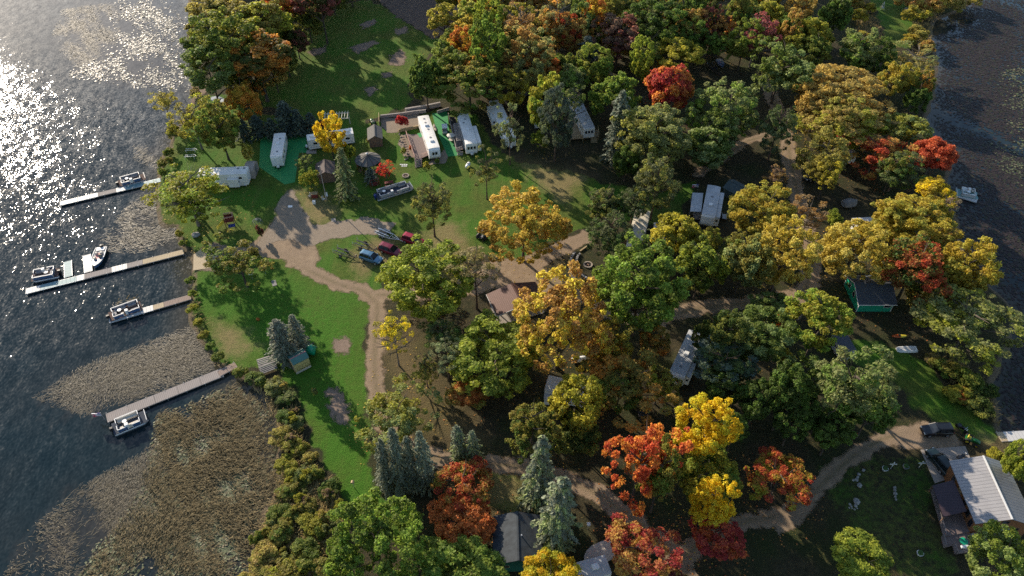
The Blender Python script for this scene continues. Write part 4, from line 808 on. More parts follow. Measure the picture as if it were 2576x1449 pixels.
W3 = [[(70, 1000), (200, 920), (330, 870), (480, 810), (560, 915), (440, 970), (330, 1010), (200, 1050)], [(-10, 1460), (60, 1330), (180, 1230), (330, 1150), (400, 1100), (420, 1330), (300, 1460)]]
group_tag(blades('water_weeds', scatter(W3, 24000, 13, .36, .16), .7, .02, 0, 'stem', 23, -.34, .08), 'brown stems floating on the lower left water', 'water weeds')
group_tag(blades('water_weeds', scatter([[(230, 600), (330, 500), (440, 490), (445, 600), (380, 630), (260, 640)], [(330, 365), (425, 350), (400, 430), (330, 400)], [(150, 20), (300, 0), (300, 100), (200, 180), (120, 100)], [(275, 760), (350, 740), (355, 752), (290, 775)]], 8500, 14, .55, .25), .8, .035, 0, 'stem', 24, -.34, .08), 'brown weeds floating in the water near the docks', 'water weeds')
group_tag(blades('reeds', scatter([[(285, 758), (340, 738), (352, 748), (300, 766)], [(480, 0), (470, 30), (480, 120), (500, 100), (500, 0)], [(390, 400), (410, 400), (402, 450), (388, 470)]], 1300, 15, .3, .5), 1.0, .035, 0, 'reed_gold', 25, -.35, .7), 'tufts of golden reed at the water edge', 'reeds')
group_tag(blades('rough_grass', scatter([[(2140, -10), (2190, -10), (2230, 110), (2160, 130)], [(2285, -10), (2450, -10), (2350, 50), (2340, 130), (2300, 120)], [(2330, 890), (2400, 900), (2500, 980), (2515, 1080), (2420, 1000)]], 9000, 16, .35, .4), 1.2, .05, 0, 'reed_gold', 26, -.1, .9), 'tall yellow grass at the edge of the right lake', 'grass')

# fallen leaves under the coloured crowns
g = np.random.default_rng(77); pts = []; hue = []
for root, a, c1 in TREES:
    if c1 in ('Y', 'GO', 'OR', 'RO', 'R', 'OB', 'TN', 'RR', 'YG') and root['category'] == 'tree' and a > 1.5:
        n = int(9 * a * a / 2.2); rr_ = a * 1.5 * np.sqrt(g.random(n)); th = g.uniform(0, 6.283, n)
        x, y = root.location.x + rr_ * np.cos(th), root.location.y + rr_ * np.sin(th); k = sd(x, y, LAND) > 1.0
        pts.append(np.column_stack([x[k], y[k]])); hue.append(np.full(k.sum(), {'R': .85, 'RO': .75, 'RR': .9, 'OR': .55, 'OB': .45}.get(c1, .15)))
pts = np.vstack(pts); hue = np.concatenate(hue); n = len(pts)
t = NT('fallen'); c = t.mix(t.attr('clump'), (.50, .36, .06), (.40, .09, .03)); c = t.mix(t.math('MULTIPLY', t.attr('leaf'), .6), c, (.20, .13, .06)); t.done(t.bsdf(c, .8, 0, .2))
pos = np.column_stack([pts, np.full(n, .05)]); nr = unit(np.column_stack([g.normal(0, .15, n), g.normal(0, .15, n), np.ones(n)])); s_ = g.uniform(.05, .11, n)
me = quads_mesh('fallen_leaves', quads_from(pos, nr, s_, s_, g), {'clump': np.clip(hue + g.normal(0, .12, n), 0, 1), 'leaf': g.random(n)}, 'fallen'); o = bpy.data.objects.new('fallen_leaves', me); COL.objects.link(o); tag(o, 'fallen yellow and orange leaves scattered under the coloured trees', 'leaves', kind='stuff')
# ------------------------------------------------------------------ builders for the things people put here
def axis(a, b, z=0.0):
    A, B = P(*a, z), P(*b, z); d = B - A
    return (A + B) / 2, d.length, math.atan2(d.y, d.x)
WL = -.35                                                       # water level

def car(a, b, paint, label, kind='suv', group=None, rails=True):   # a: middle of the tail, b: middle of the nose (pixels on the ground)
    c, L, rz = axis(a, b); L = min(max(L, 4.5), 4.9)
    r = empty('parked_car', label, 'car', (c.x, c.y, 0), rz, group); k = L / 4.7; W = .92
    def ring(x, w, z0, z1):
        return [(x * k, -w, z0 + .08), (x * k, -w * .98, z1 - .12), (x * k, -w * .86, z1), (x * k, w * .86, z1), (x * k, w * .98, z1 - .12), (x * k, w, z0 + .08), (x * k, w * .9, z0), (x * k, -w * .9, z0)]
    MB().loft([ring(-2.34, .74, .48, .88), ring(-2.28, .86, .36, .98), ring(-1.9, W, .32, 1.03), ring(-.2, W, .30, 1.04), ring(.85, W, .30, 1.03), ring(1.1, W, .30, 1.0), ring(1.9, .88, .33, .92), ring(2.22, .80, .38, .82), ring(2.36, .66, .45, .70)]).build('body', paint, r, smooth=False, bevel=.03)
    top = 1.70
    def gr(x, w, z): return [(x * k, -w, z), (x * k, w, z)]
    g = MB(); lo = [(-2.2, .84), (1.12, .82)]; hi = [(-1.95, .66), (.28, .66)]
    vs = [(lo[0][0] * k, -lo[0][1], 1.02), (lo[0][0] * k, lo[0][1], 1.02), (lo[1][0] * k, lo[1][1], 1.0), (lo[1][0] * k, -lo[1][1], 1.0), (hi[0][0] * k, -hi[0][1], top - .06), (hi[0][0] * k, hi[0][1], top - .06), (hi[1][0] * k, hi[1][1], top - .06), (hi[1][0] * k, -hi[1][1], top - .06)]
    g.add(vs, [(0, 3, 2, 1), (4, 5, 6, 7), (0, 1, 5, 4), (1, 2, 6, 5), (2, 3, 7, 6), (3, 0, 4, 7)]); g.build('window', 'dark_glass', r)
    q = MB()
    q.loft([[(x * k, -w, z), (x * k, -w * .7, z + .05), (x * k, w * .7, z + .05), (x * k, w, z), (x * k, w, z - .05), (x * k, -w, z - .05)] for x, w, z in ((-2.04, .64, top - .06), (-1.6, .69, top), (-.3, .69, top), (.34, .64, top - .06))])
    for s in (-1, 1):
        for x0, x1 in ((-2.18, -1.96), (-1.05, -.98), (.02, 0), (1.08, .30)): q.bar((x0 * k, s * .855, 1.02), (x1 * k, s * .68, top - .05), .10, .05)
    q.build('roof', paint, r)
    if rails:
        m = MB()
        for s in (-1, 1): m.bar((-1.8 * k, s * .58, top + .07), (.1 * k, s * .58, top + .07), .05, .05); 
        m.build('roof_rack', 'black_plastic', r)
    for x in (-1.42, 1.42):
        for s in (-1, 1):
            w = MB().tube([(x * k, s * .74, .36), (x * k, s * .95, .36)], .36, 16).build('wheel', 'black_rubber', r)
            MB().tube([(x * k, s * .945, .36), (x * k, s * .965, .36)], .22, 12).build('rim', 'aluminium', w)
    for s in (-1, 1):
        MB().box((2.24 * k, s * .60, .74), (.16, .32, .13)).build('headlight', 'lamp_clear', r)
        MB().box((-2.30 * k, s * .74, .90), (.08, .14, .26)).build('tail_light', 'lamp_red', r)
        MB().box((.85 * k, s * 1.0, 1.10), (.12, .18, .13)).build('mirror', paint, r)
    MB().box((2.36 * k, 0, .48), (.10, 1.30, .16)).build('bumper', 'black_plastic', r)
    MB().box((.2, 0, 1.2), (.01, .01, .01)) if False else None
    return r

def trailer_boat(a, b, mat, label, kind='v', group='boat trailers behind the parked cars'):   # a: tail end, b: hitch
    c, L, rz = axis(a, b); r = empty('boat_trailer', label, 'boat trailer', (c.x, c.y, 0), rz, group); h = L / 2; f = MB()
    for s in (-1, 1):
        f.tube([(-h, s * .75, .5), (h * .1, s * .75, .5), (h * .55, s * .25, .5), (h * .72, 0, .5)], .06, 6)
    for x in (-h * .85, -h * .3, h * .1): f.bar((x, -.75, .48), (x, .75, .48), .09)
    f.tube([(h * .2, 0, .5), (h, 0, .48)], .06, 6); f.bar((h * .78, 0, .5), (h * .74, 0, 1.05), .09); f.tube([(h * .92, 0, .48), (h * .92, 0, .05)], .03, 6)
    f.build('frame', mat, r)
    for s in (-1, 1):
        bk = MB().bar((-h * .95, s * .42, .72), (h * .05, s * .42, .72), .14, .09).build('bunk', 'carpet_blue' if kind != 'p' else 'galvanised', r)
        MB().bar((-h * .95, s * .75, .5), (-h * .95, s * .75, 1.25), .05).build('guide_post', 'plastic_white', r)
        for x in ((-h * .35,) if kind != 'p' else (-h * .5, -h * .28)):
            w = MB().tube([(x, s * .86, .3), (x, s * 1.06, .3)], .3, 14).build('wheel', 'black_rubber', r)
            MB().tube([(x, s * 1.055, .3), (x, s * 1.07, .3)], .15, 10).build('rim', 'galvanised', w)
            MB().tube([(x - .42, s * .96, .42), (x - .25, s * .96, .66), (x + .25, s * .96, .66), (x + .42, s * .96, .42)], .09, 6).build('fender', mat, r)
        MB().box((-h * .98, s * .7, .52), (.06, .2, .1)).build('tail_light', 'lamp_red', r)
    MB().tube([(h * .74, -.12, 1.0), (h * .74, .12, 1.0)], .12, 8).build('winch', 'black_plastic', r)
    return r

def pontoon(a, b, label, z=WL, W=2.45, rail='white_paint', side='pontoon_blue', floor='carpet_brown', seat='seat_grey', group='pontoon boats', layout=0, open_bow=1.0, motor='black_plastic'):   # a: stern, b: bow
    c, L, rz = axis(a, b, z + .6); r = empty('pontoon_boat', label, 'pontoon boat', (c.x, c.y, z), rz, group); h = L / 2; w = W / 2; zd = .52
    for s in (-1, 1):
        MB().tube([(-h, s * (w - .36), .16), (-h + .25, s * (w - .36), .16), (h - .7, s * (w - .36), .16), (h - .15, s * (w - .36), .26), (h + .1, s * (w - .36), .36)], [.2, .31, .31, .2, .03], 12).build('pontoon', 'hull_silver', r, smooth=True)
    MB().box((0, 0, zd), (L, W, .09)).build('deck', floor, r)
    x0, x1 = -h + .75, h - open_bow; fz = zd + .05; H = .72
    segs = [((x0, -w + .04), (-.35, -w + .04)), ((.35, -w + .04), (x1, -w + .04)), ((x1, -w + .04), (x1, -.35)), ((x1, .35), (x1, w - .04)), ((x1, w - .04), (x0, w - .04)), ((x0, w - .04), (x0, .3)), ((x0, -.3), (x0, -w + .04))]
    f = MB(); q = MB()
    for p0, p1 in segs:
        f.bar((*p0, fz + H * .45), (*p1, fz + H * .45), .03, H * .75); q.bar((*p0, fz + H), (*p1, fz + H), .09, .06)
        for p in (p0, p1): q.bar((*p, fz), (*p, fz + H), .06)
    q.bar((h - .08, -w + .1, fz + .35), (h - .08, w - .1, fz + .35), .07) if open_bow > .6 else None
    f.build('fence', side, r); q.build('rail', rail, r)
    def st(x, y, dx, dy, back):
        s_ = MB().box((x, y, fz + .22), (dx, dy, .40)).build('seat', seat, r, bevel=.04)
        bx, by = {'+y': (0, dy / 2 - .08), '-y': (0, -dy / 2 + .08), '+x': (dx / 2 - .08, 0), '-x': (-dx / 2 + .08, 0)}[back]
        MB().box((x + bx, y + by, fz + .56), ((dx if by else .15), (dy if bx else .15), .34)).build('seat_back', seat, s_, bevel=.03)
    wy = w - .42
    if layout == 0:
        st(x0 + (x1 - x0) * .30, wy, (x1 - x0) * .44, .62, '+y'); st(x1 - .95, wy, 1.4, .62, '+y'); st(x1 - .8, -wy, 1.2, .62, '-y'); st(x0 + .35, 0, .6, 1.1, '-x')
        cx, cy = x0 + (x1 - x0) * .52, -wy
    else:
        st(x1 - .9, wy, 1.5, .6, '+y'); st(x1 - .9, -wy, 1.5, .6, '-y'); st(x0 + .9, wy, 1.4, .6, '+y')
        cx, cy = x0 + (x1 - x0) * .42, -wy
    k = MB().box((cx, cy, fz + .45), (.55, .62, .9)).build('console', 'trim_white', r, bevel=.05)
    MB().tube([(cx - .36, cy, fz + .82), (cx - .33, cy, fz + .84)], .2, 12).build('steering_wheel', 'black_plastic', k)
    MB().box((cx - .75, cy, fz + .35), (.5, .5, .3)).build('helm_seat', 'seat_cream', r, bevel=.05)
    tb = MB().cyl((x0 + 1.2, .1, fz + .62), .34, .05, 14); tb.cyl((x0 + 1.2, .1, fz), .05, .62, 8); tb.build('table', 'plastic_white', r)
    m = MB().box((-h - .12, 0, .75), (.55, .42, .55)); m.box((-h - .15, 0, .2), (.22, .18, .9)); m.build('motor', motor, r, bevel=.05)
    return r

def dock(pts, label, sections, W=1.25, z=WL, top=.42, group=None, posts=2.6, name='dock'):
    """pts: two pixel ends at deck height; sections: list of (share, material)"""
    c, L, rz = axis(pts[0], pts[1], z + top); r = empty(name, label, 'dock', (c.x, c.y, z), rz, group); x = -L / 2; tot = sum(q[0] for q in sections)
    for sh, m in sections:
        l = L * sh / tot
        s_ = MB().box((0, 0, top - .05), (l - .03, W, .10)); o = s_.build('deck_section', m, r); o.location = (x + l / 2, 0, 0)
        fr = MB()
        for s in (-1, 1): fr.box((0, s * (W / 2 + .02), top - .09), (l - .05, .06, .16))
        q = fr.build('frame', 'galvanised' if m in ('planks_white', 'planks_teal') else 'wood_grey', r); q.location = (x + l / 2, 0, 0)
        x += l
    n = max(2, int(L / posts))
    for i in range(n + 1):
        for s in (-1, 1): MB().tube([(-L / 2 + .15 + (L - .3) * i / n, s * (W / 2 + .08), -.8), (-L / 2 + .15 + (L - .3) * i / n, s * (W / 2 + .08), top + .12)], .035, 6).build('post', 'galvanised', r)
    return r

def rv(a, b, w, h, label, skin='white_paint', roof='rv_roof', ac=(), vents=(), hitch=True, slides=(), front=0, wins=True, stripe='grey_panel', group='camper trailers', door=.3, base=.55, name='camper_trailer', cat='camper trailer', side_stripe=True, front_win=0, extra=None):
    """a: rear, b: front (tongue end): middle of the roof ends, pixels"""
    c, L, rz = axis(a, b, h); r = empty(name, label, cat, (c.x, c.y, 0), rz, group); x0, x1 = -L / 2, L / 2; y = w / 2
    if front == 0: prof = [(x0, base), (x1 - .1, base), (x1, base + .3), (x1, h - .25), (x1 - .12, h - .05), (x0 + .1, h - .05), (x0, h - .2)]
    else: prof = [(x0, base), (x1 - .55, base), (x1 - .1, base + .5), (x1, base + 1.0), (x1 - .25, h - .35), (x1 - .6, h - .05), (x0 + .1, h - .05), (x0, h - .2)]
    MB().prism(prof, -y, y).build('body', skin, r, bevel=.04)
    xe = x1 - (.12 if front == 0 else .62)
    MB().prismx([(-y - .03, h - .06), (-y * .6, h + .01), (0, h + .04), (y * .6, h + .01), (y + .03, h - .06), (y + .03, h - .12), (-y - .03, h - .12)], x0 - .02, xe).build('roof', roof, r)
    if base > .3:
        MB().box((0, 0, base - .08), (L * .96, w * .8, .16)).build('chassis', 'black_plastic', r)
        for s in (-1, 1):
            for dx in (-.45, .45):
                wh = MB().tube([(x0 + L * .42 + dx, s * (y - .28), .34), (x0 + L * .42 + dx, s * (y - .04), .34)], .34, 14).build('wheel', 'black_rubber', r)
                MB().tube([(x0 + L * .42 + dx, s * (y - .045), .34), (x0 + L * .42 + dx, s * (y - .03), .34)], .18, 10).build('rim', 'galvanised', wh)
    for f in ac:
        m = MB().loft([[(x0 + f * L + sx * q, sy * .36 * (1 if q > .3 else .8), z) for sx, sy in ((-1, -1), (1, -1), (1, 1), (-1, 1))] for q, z in ((.5, h + .02), (.48, h + .22), (.34, h + .33))]); m.build('air_conditioner', 'plastic_white', r)
    for f, yy in vents: MB().box((x0 + f * L, yy * y, h + .06), (.42, .42, .12)).build('roof_vent', 'dark_glass' if (f * 100) % 2 > 1 else 'seat_grey', r)
    if side_stripe:
        for s in (-1, 1): MB().box((0, s * (y + .004), base + .55), (L * .94, .012, .10)).build('stripe', stripe, r)
    if wins:
        for s in (-1, 1):
            for f in (.14, .36, .62, .84):
                if s > 0 and abs(f - door) < .08: continue
                fr = MB().box((x0 + f * L, s * (y + .008), h - 1.05), (1.0, .03, .62)).build('window', 'trim_white', r)
                MB().box((x0 + f * L, s * (y + .022), h - 1.05), (.88, .016, .50)).build('pane', 'dark_glass', fr)
        fr = MB().box((x0 - .008, 0, h - 1.0), (.03, w * .55, .6)).build('window', 'trim_white', r); MB().box((x0 - .022, 0, h - 1.0), (.016, w * .50, .48)).build('pane', 'dark_glass', fr)
    for i in range(front_win):
        yy = (i - (front_win - 1) / 2) * w * .27; fr = MB().box((x1 + .008, yy, h - 1.05), (.03, w * .23, .8)).build('window', 'trim_white', r); MB().box((x1 + .022, yy, h - 1.05), (.016, w * .19, .68)).build('pane', 'dark_glass', fr)
    d = MB().box((x0 + door * L, y + .01, base + .95), (.72, .035, 1.8)).build('door', skin, r); MB().box((x0 + door * L + .27, y + .035, base + .9), (.08, .03, .12)).build('handle', 'black_plastic', d)
    for s, f0, f1, dep, hh in slides:
        xa, xb = x0 + f0 * L, x0 + f1 * L
        sb = MB().box(((xa + xb) / 2, s * (y + dep / 2), base + .1 + hh / 2), (xb - xa, dep, hh)).build('slide_out', skin, r, bevel=.03)
        MB().box(((xa + xb) / 2, s * (y + dep / 2 + .02), base + .1 + hh + .02), (xb - xa + .06, dep + .06, .05)).build('slide_roof', roof, sb)
        fr = MB().box(((xa + xb) / 2, s * (y + dep + .008), base + hh * .68), (min(1.1, (xb - xa) * .55), .03, .5)).build('window', 'trim_white', sb)
        MB().box((xb + .008, s * (y + dep / 2), base + hh * .62), (.03, dep * .5, .5)).build('end_window', 'dark_glass', sb)
    if hitch:
        m = MB()
        for s in (-1, 1): m.bar((x1 - .5, s * .55, base - .05), (x1 + .95, 0, base - .08), .09)
        m.tube([(x1 + .8, 0, .02), (x1 + .8, 0, base + .2)], .035, 6); m.build('hitch', 'black_plastic', r)
        MB().box((x1 + .38, 0, base + .28), (.42, .62, .5)).build('propane_cover', 'plastic_white', r, bevel=.08)
    return r

def gable(name, label, cat, c, rz, L, W, he, hr, wall, roof, over=.35, group=None, z0=0.0, th=.09):
    """ridge along local y, length L, width W"""
    r = empty(name, label, cat, (c[0], c[1], z0), rz, group); w, l = W / 2, L / 2
    if wall:
        b = MB()
        pr = [(-w, 0), (w, 0), (w, he), (0, hr - .02), (-w, he)]
        vs = [(x, y, z) for y in (-l, l) for x, z in pr]
        b.add(vs, [(0, 1, 2, 3, 4), (9, 8, 7, 6, 5)] + [(i, i + 5, (i + 1) % 5 + 5, (i + 1) % 5) for i in range(5)]); b.build('wall', wall, r)
    sl = (hr - he) / w
    for s in (-1, 1):
        xe, ze = s * (w + over), he - sl * over; m = MB(); ye = l + over
        vs = [(s * .0, -ye, hr), (s * .0, ye, hr), (xe, ye, ze), (xe, -ye, ze)]; vs += [(x, y, z + th) for x, y, z in vs]
        m.add(vs, [(0, 1, 2, 3), (7, 6, 5, 4), (0, 4, 5, 1), (1, 5, 6, 2), (2, 6, 7, 3), (3, 7, 4, 0)]); o = m.build('roof', roof, r)
    MB().bar((0, -l - over, hr + th + .01), (0, l + over, hr + th + .01), .24, .05).build('ridge_cap', roof if roof != 'metal_roof_silver' else 'trim_white', r)
    return r
def window(r, p, d, axis_='y', frame='trim_white', glass='dark_glass', bars=1):
    """p: centre on the wall; d: (width, height); axis_: the wall's normal"""
    wd, hg = d; s = -1 if axis_[0] == '-' else 1; ax = axis_[-1]
    dim = (lambda t, k: (wd * k, t, hg * k)) if ax == 'y' else (lambda t, k: (t, wd * k, hg * k))
    off = lambda t: (p[0], p[1] + s * t, p[2]) if ax == 'y' else (p[0] + s * t, p[1], p[2])
    f = MB().box(off(.01), dim(.05, 1.0)).build('window', frame, r)
    MB().box(off(.03), tuple((a - .14) if i == (0 if ax == 'y' else 1) or i == 2 else .03 for i, a in enumerate(dim(.03, 1.0)))).build('pane', glass, f)
    return f
def railing(b, pts, h, z, step=1.3, mid=True):
    for p, q in zip(pts[:-1], pts[1:]):
        p, q = Vector((*p, z)), Vector((*q, z)); n = max(1, int((q - p).length / step))
        b.bar(p + Vector((0, 0, h)), q + Vector((0, 0, h)), .11, .06)
        if mid:
            for t in (.3, .6): b.bar(p + Vector((0, 0, h * t)), q + Vector((0, 0, h * t)), .04, .08)
        for i in range(n + 1): c = p + (q - p) * i / n; b.bar(c, c + Vector((0, 0, h)), .09)
def loc(r, x, y, z=0.0):                                     # a pixel at height z, in r's own frame
    p = P(x, y, z) - r.location; c, s = math.cos(-r.rotation_euler.z), math.sin(-r.rotation_euler.z)
    return (p.x * c - p.y * s, p.x * s + p.y * c)
def flat(name, pts, z0, z1, mat, label, cat, group=None, bevel=0):
    w = [P(x, y, z1) for x, y in pts]; cx = sum(p.x for p in w) / len(w); cy = sum(p.y for p in w) / len(w)
    o = MB().plate([(p.x - cx, p.y - cy) for p in w], 0, z1 - z0).build(name, mat, None, bevel); o.location = (cx, cy, z0); return tag(o, label, cat, group)
def rock(x, y, d, label, seed, mat='stone', group=None):
    p = P(x, y); o = MB().blob((0, 0, d[2] * .55), d, seed, .2, 9, 6).build('rock', mat); o.location = (p.x, p.y, -.02); o.rotation_euler = (0, 0, seed * 1.3); return tag(o, label, 'rock', group)
# ------------------------------------------------------------------ left lake: docks and boats
dock([(404, 452), (150, 512)], 'northern dock with pale and teal sections beside a moored pontoon boat', [(.35, 'planks_teal'), (.10, 'planks_white'), (.18, 'planks_grey'), (.2, 'planks_white'), (.17, 'planks_white')], 1.3)
dock([(462, 633), (64, 733)], 'long main dock from the boat ramp, tan near shore and white at its tip', [(.27, 'planks_tan'), (.10, 'planks_grey'), (.10, 'planks_white'), (.17, 'planks_grey'), (.05, 'planks_white'), (.12, 'planks_teal'), (.10, 'planks_teal'), (.09, 'planks_white')], 1.35)
dock([(481, 746), (274, 806)], 'short dock south of the boat ramp with a pontoon boat on its north side', [(.16, 'planks_brown'), (.18, 'planks_brown'), (.13, 'planks_tan'), (.15, 'planks_white'), (.38, 'planks_white')], 1.25)
dock([(560, 936), (268, 1052)], 'wide grey plank dock running out over the reeds', [(.2, 'planks_grey'), (.2, 'planks_grey'), (.2, 'planks_grey'), (.22, 'planks_grey'), (.18, 'planks_grey')], 1.75, name='wooden_dock')
dock([(594, 917), (550, 940)], 'narrow grey gangway from the shore bushes to the wide plank dock', [(1, 'planks_brown')], 1.2, top=.55, name='gangway')
dock([(170, 657), (172, 696)], 'teal finger dock on the main dock', [(1, 'planks_teal')], 1.3, name='finger_dock', group='finger docks')
dock([(218, 641), (222, 684)], 'white finger dock on the main dock beside the runabout', [(1, 'planks_white')], 1.3, name='finger_dock', group='finger docks')
pontoon((297, 462), (365, 443), 'pontoon boat with white rails moored at the northern dock', floor='carpet_brown')
pontoon((148, 684), (80, 697), 'pontoon boat with white rails at the outer end of the main dock', open_bow=.45)
pontoon((274, 797), (355, 768), 'pontoon boat with grey seats beside the short dock', open_bow=.35)
pontoon((283, 1080), (368, 1045), 'cluttered pontoon boat with dark floor tied to the wide plank dock', floor='carpet_blue', layout=1, seat='seat_cream')
pontoon((945, 494), (1035, 466), 'dark blue pontoon boat parked on the lawn with a covered blue motor', z=.12, floor='carpet_blue', rail='aluminium', side='grey_panel', layout=1, motor='plastic_blue', group=None)
pontoon((2460, 492), (2405, 482), 'small pontoon boat with teal deck at the right lake dock', floor='teal_panel', seat='plastic_white', side='grey_panel', group=None, layout=1)
dock([(2396, 487), (2458, 506)], 'pale lilac grey dock on the right lake beside the small pontoon boat', [(1, 'planks_white')], 1.0, group=None)
dock([(2512, 1099), (2600, 1094)], 'pale grey dock at the right border behind the log house', [(.2, 'planks_tan'), (.8, 'planks_white')], 1.6)
dock([(2276, 20), (2322, 34)], 'small weathered boardwalk at the top right beside the grassy trail', [(1, 'planks_grey')], 1.3, z=-.3, name='boardwalk')

def runabout(a, b, label):
    c, L, rz = axis(a, b, .1); r = empty('runabout_boat', label, 'motor boat', (c.x, c.y, WL), rz); k = L / 5.6; st = [(-2.8, .95), (-1.5, 1.08), (0, 1.1), (1.3, .95), (2.2, .58), (2.8, .06)]
    def ring(s, e, z1, z0): return [(s * k, -e, z1), (s * k, -e * .75, z0), (s * k, 0, z0 - .12), (s * k, e * .75, z0), (s * k, e, z1)]
    MB().loft([ring(s, e, .62 + max(0, s) * .05, .0 + max(0, s - 1.2) * .12) for s, e in st], True).build('hull', 'pontoon_blue', r)
    q = MB()
    for s in (-1, 1): q.tube([(x * k, s * e, .66 + max(0, x) * .05) for x, e in st], .09, 6)
    q.bar((-2.78 * k, -.95, .64), (-2.78 * k, .95, .64), .12); q.build('gunwale', 'trim_white', r)
    MB().plate([(-2.7 * k, -.86), (1.2 * k, -.86), (2.2 * k, -.45), (2.6 * k, 0), (2.2 * k, .45), (1.2 * k, .86), (-2.7 * k, .86)], .625, .645).build('deck', 'seat_grey', r)
    MB().box((-2.2 * k, 0, .70), (.8, 1.5, .12)).build('stern_platform', 'trim_white', r)
    MB().box((-.2 * k, 0, .652), (1.7, 1.1, .012)).build('carpet', 'stripe_pink', r)
    for x, y in ((-.9, -.45), (-.9, .45), (.6, -.42)): MB().box((x * k, y, .84), (.5, .46, .38)).build('seat', 'seat_cream', r, bevel=.06)
    MB().box((.1 * k, .5, .92), (.3, .6, .5), 0, -.4).build('windshield', 'dark_glass', r); MB().box((2.0 * k, 0, .70), (.6, .45, .12)).build('bow_hatch', 'trim_white', r)
    m = MB().box((-2.95 * k, 0, .75), (.5, .42, .7)); m.box((-2.98 * k, 0, .1), (.2, .16, .9)); m.build('motor', 'black_plastic', r, bevel=.06); return r
runabout((256, 624), (239, 672), 'white and blue runabout moored bow to the main dock')
def flag(p, top, h, label, s=1.0):
    g = P(*p); r = empty('flag', label, 'flag', (g.x, g.y, WL if p[0] < 400 else 0)); MB().tube([(0, 0, 0), (0, 0, h)], .035, 6).build('pole', 'aluminium', r)
    f = MB()
    for i in range(4):
        x0, x1 = -i * .42 * s, -(i + 1) * .42 * s; y0, y1 = .1 * math.sin(i * 1.4), .1 * math.sin((i + 1) * 1.4)
        f.add([(x0, y0, h - .05 - i * .05), (x1, y1, h - .10 - i * .05), (x1, y1, h - 1.0 * s - i * .05), (x0, y0, h - .95 * s - i * .05), (x0, y0 + .02, h - .05 - i * .05), (x1, y1 + .02, h - .10 - i * .05), (x1, y1 + .02, h - 1.0 * s - i * .05), (x0, y0 + .02, h - .95 * s - i * .05)], [(0, 1, 2, 3), (7, 6, 5, 4), (0, 4, 5, 1), (3, 2, 6, 7)])
    c = f.build('cloth', 'flag_red', r)
    q = MB()
    for j in range(3): q.box((-.85 * s, -.02, h - .25 * s - j * .28 * s), (1.6 * s, .12, .09 * s))
    q.build('white_stripe', 'plastic_white', c); MB().box((-.33 * s, .0, h - .27 * s), (.5 * s, .14, .4 * s)).build('canton', 'flag_blue', c); return r
flag((264, 1056), None, 2.2, 'red and white striped flag at the tip of the wide plank dock', .85)
flag((1752, 492), None, 3.0, 'red, white and blue flag on a pole in the shade near the awning trailer', .8)
for i, (x, y, l, lab) in enumerate(((672, 912, 2.9, 'weathered dock section leaning in the bushes by the plank dock'), (676, 930, 2.7, 'dark dock frame lying behind the weathered dock section'))):
    p = P(x, y); r = empty('dock_section', lab, 'dock section', (p.x, p.y, .25), .42 + .1 * i); b = MB()
    for k in range(5): b.box((0, -.6 + k * .3, .18 + .06 * k), (l, .24, .05))
    b.build('planks', 'wood_grey' if i == 0 else 'concrete_grey', r); b = MB(); [b.box((s * l * .42, 0, .06), (.12, 1.5, .14)) for s in (-1, 1)]; b.build('frame', 'wood_grey', r)
rock(494, 594, (.75, .6, .6), 'large grey boulder on the bank above the boat ramp', 3)
flat('boat_ramp', [(487, 640), (528, 612), (548, 650), (530, 674), (486, 680)], .0, .05, 'planks_tan', 'plank boat ramp between the main dock and the road', 'ramp')

# ------------------------------------------------------------------ parked cars and trailers
car((909, 646), (961, 663), 'car_blue', 'blue estate car parked on the grass with a boat trailer behind')
car((957, 626), (1011, 645), 'car_maroon', 'maroon off-road car with pale bumpers, parked between the red and the blue car')
car((1015, 602), (1067, 619), 'car_red', 'bright red off-road car nearest to the pines')
trailer_boat((844, 633), (906, 655), 'rust_steel', 'dark boat trailer with pale bunks behind the blue car')
trailer_boat((893, 614), (957, 636), 'rust_steel', 'rusty trailer with a spare wheel behind the maroon car')
trailer_boat((947, 583), (1015, 612), 'galvanised', 'shiny galvanised boat trailer behind the bright red car', 'p')
car((2386, 1087), (2318, 1089), 'car_black', 'black car in the shade at the end of the house drive')
car((2378, 1190), (2340, 1144), 'car_green', 'very dark green estate car parked on the concrete pad by the log house')
car((2052, 446), (2034, 452), 'car_black', 'dark car in deep shade beside the right road', rails=False)

# ------------------------------------------------------------------ camper trailers
rv((704, 335), (694, 394), 2.5, 3.1, 'white camper standing on the bright green carpet', ac=(.45,), vents=((.25, .2), (.8, .1)), front=0, slides=())
rv((887, 328), (771, 346), 2.45, 3.0, 'long white camper half hidden by the yellow tree', ac=(.12, .88), vents=((.8, .4),), door=.3)
rv((500, 432), (622, 427), 2.7, 3.2, 'grey white park trailer behind the shore tree with a tan canvas lean-to', roof='rv_roof', vents=((.80, .4), (.93, .4)), hitch=False, slides=((-1, .60, .82, .9, 1.9),), base=.35, door=.15)
rv((1064, 291), (1093, 376), 2.5, 3.2, 'long cream roofed camper beside the deck with stairs', skin='white_paint', roof='rv_roof', ac=(.30, .76), vents=((.1, 0), (.42, .1), (.66, 0), (.22, 0)), front=1, hitch=False, front_win=2, base=.5, door=.6)
rv((1163, 284), (1186, 362), 2.55, 3.1, 'white camper with a dark pergola on its left and slide-outs on its right', ac=(.55,), vents=((.22, .1), (.33, -.3)), slides=((1, .42, .95, 1.0, 2.1),), front_win=3, base=.5, door=.2)
rv((1244, 252), (1284, 345), 2.6, 3.1, 'blue white camper hidden behind the tall airy pine', ac=(.4,), slides=((-1, .1, .45, .9, 2.0),), base=.5)
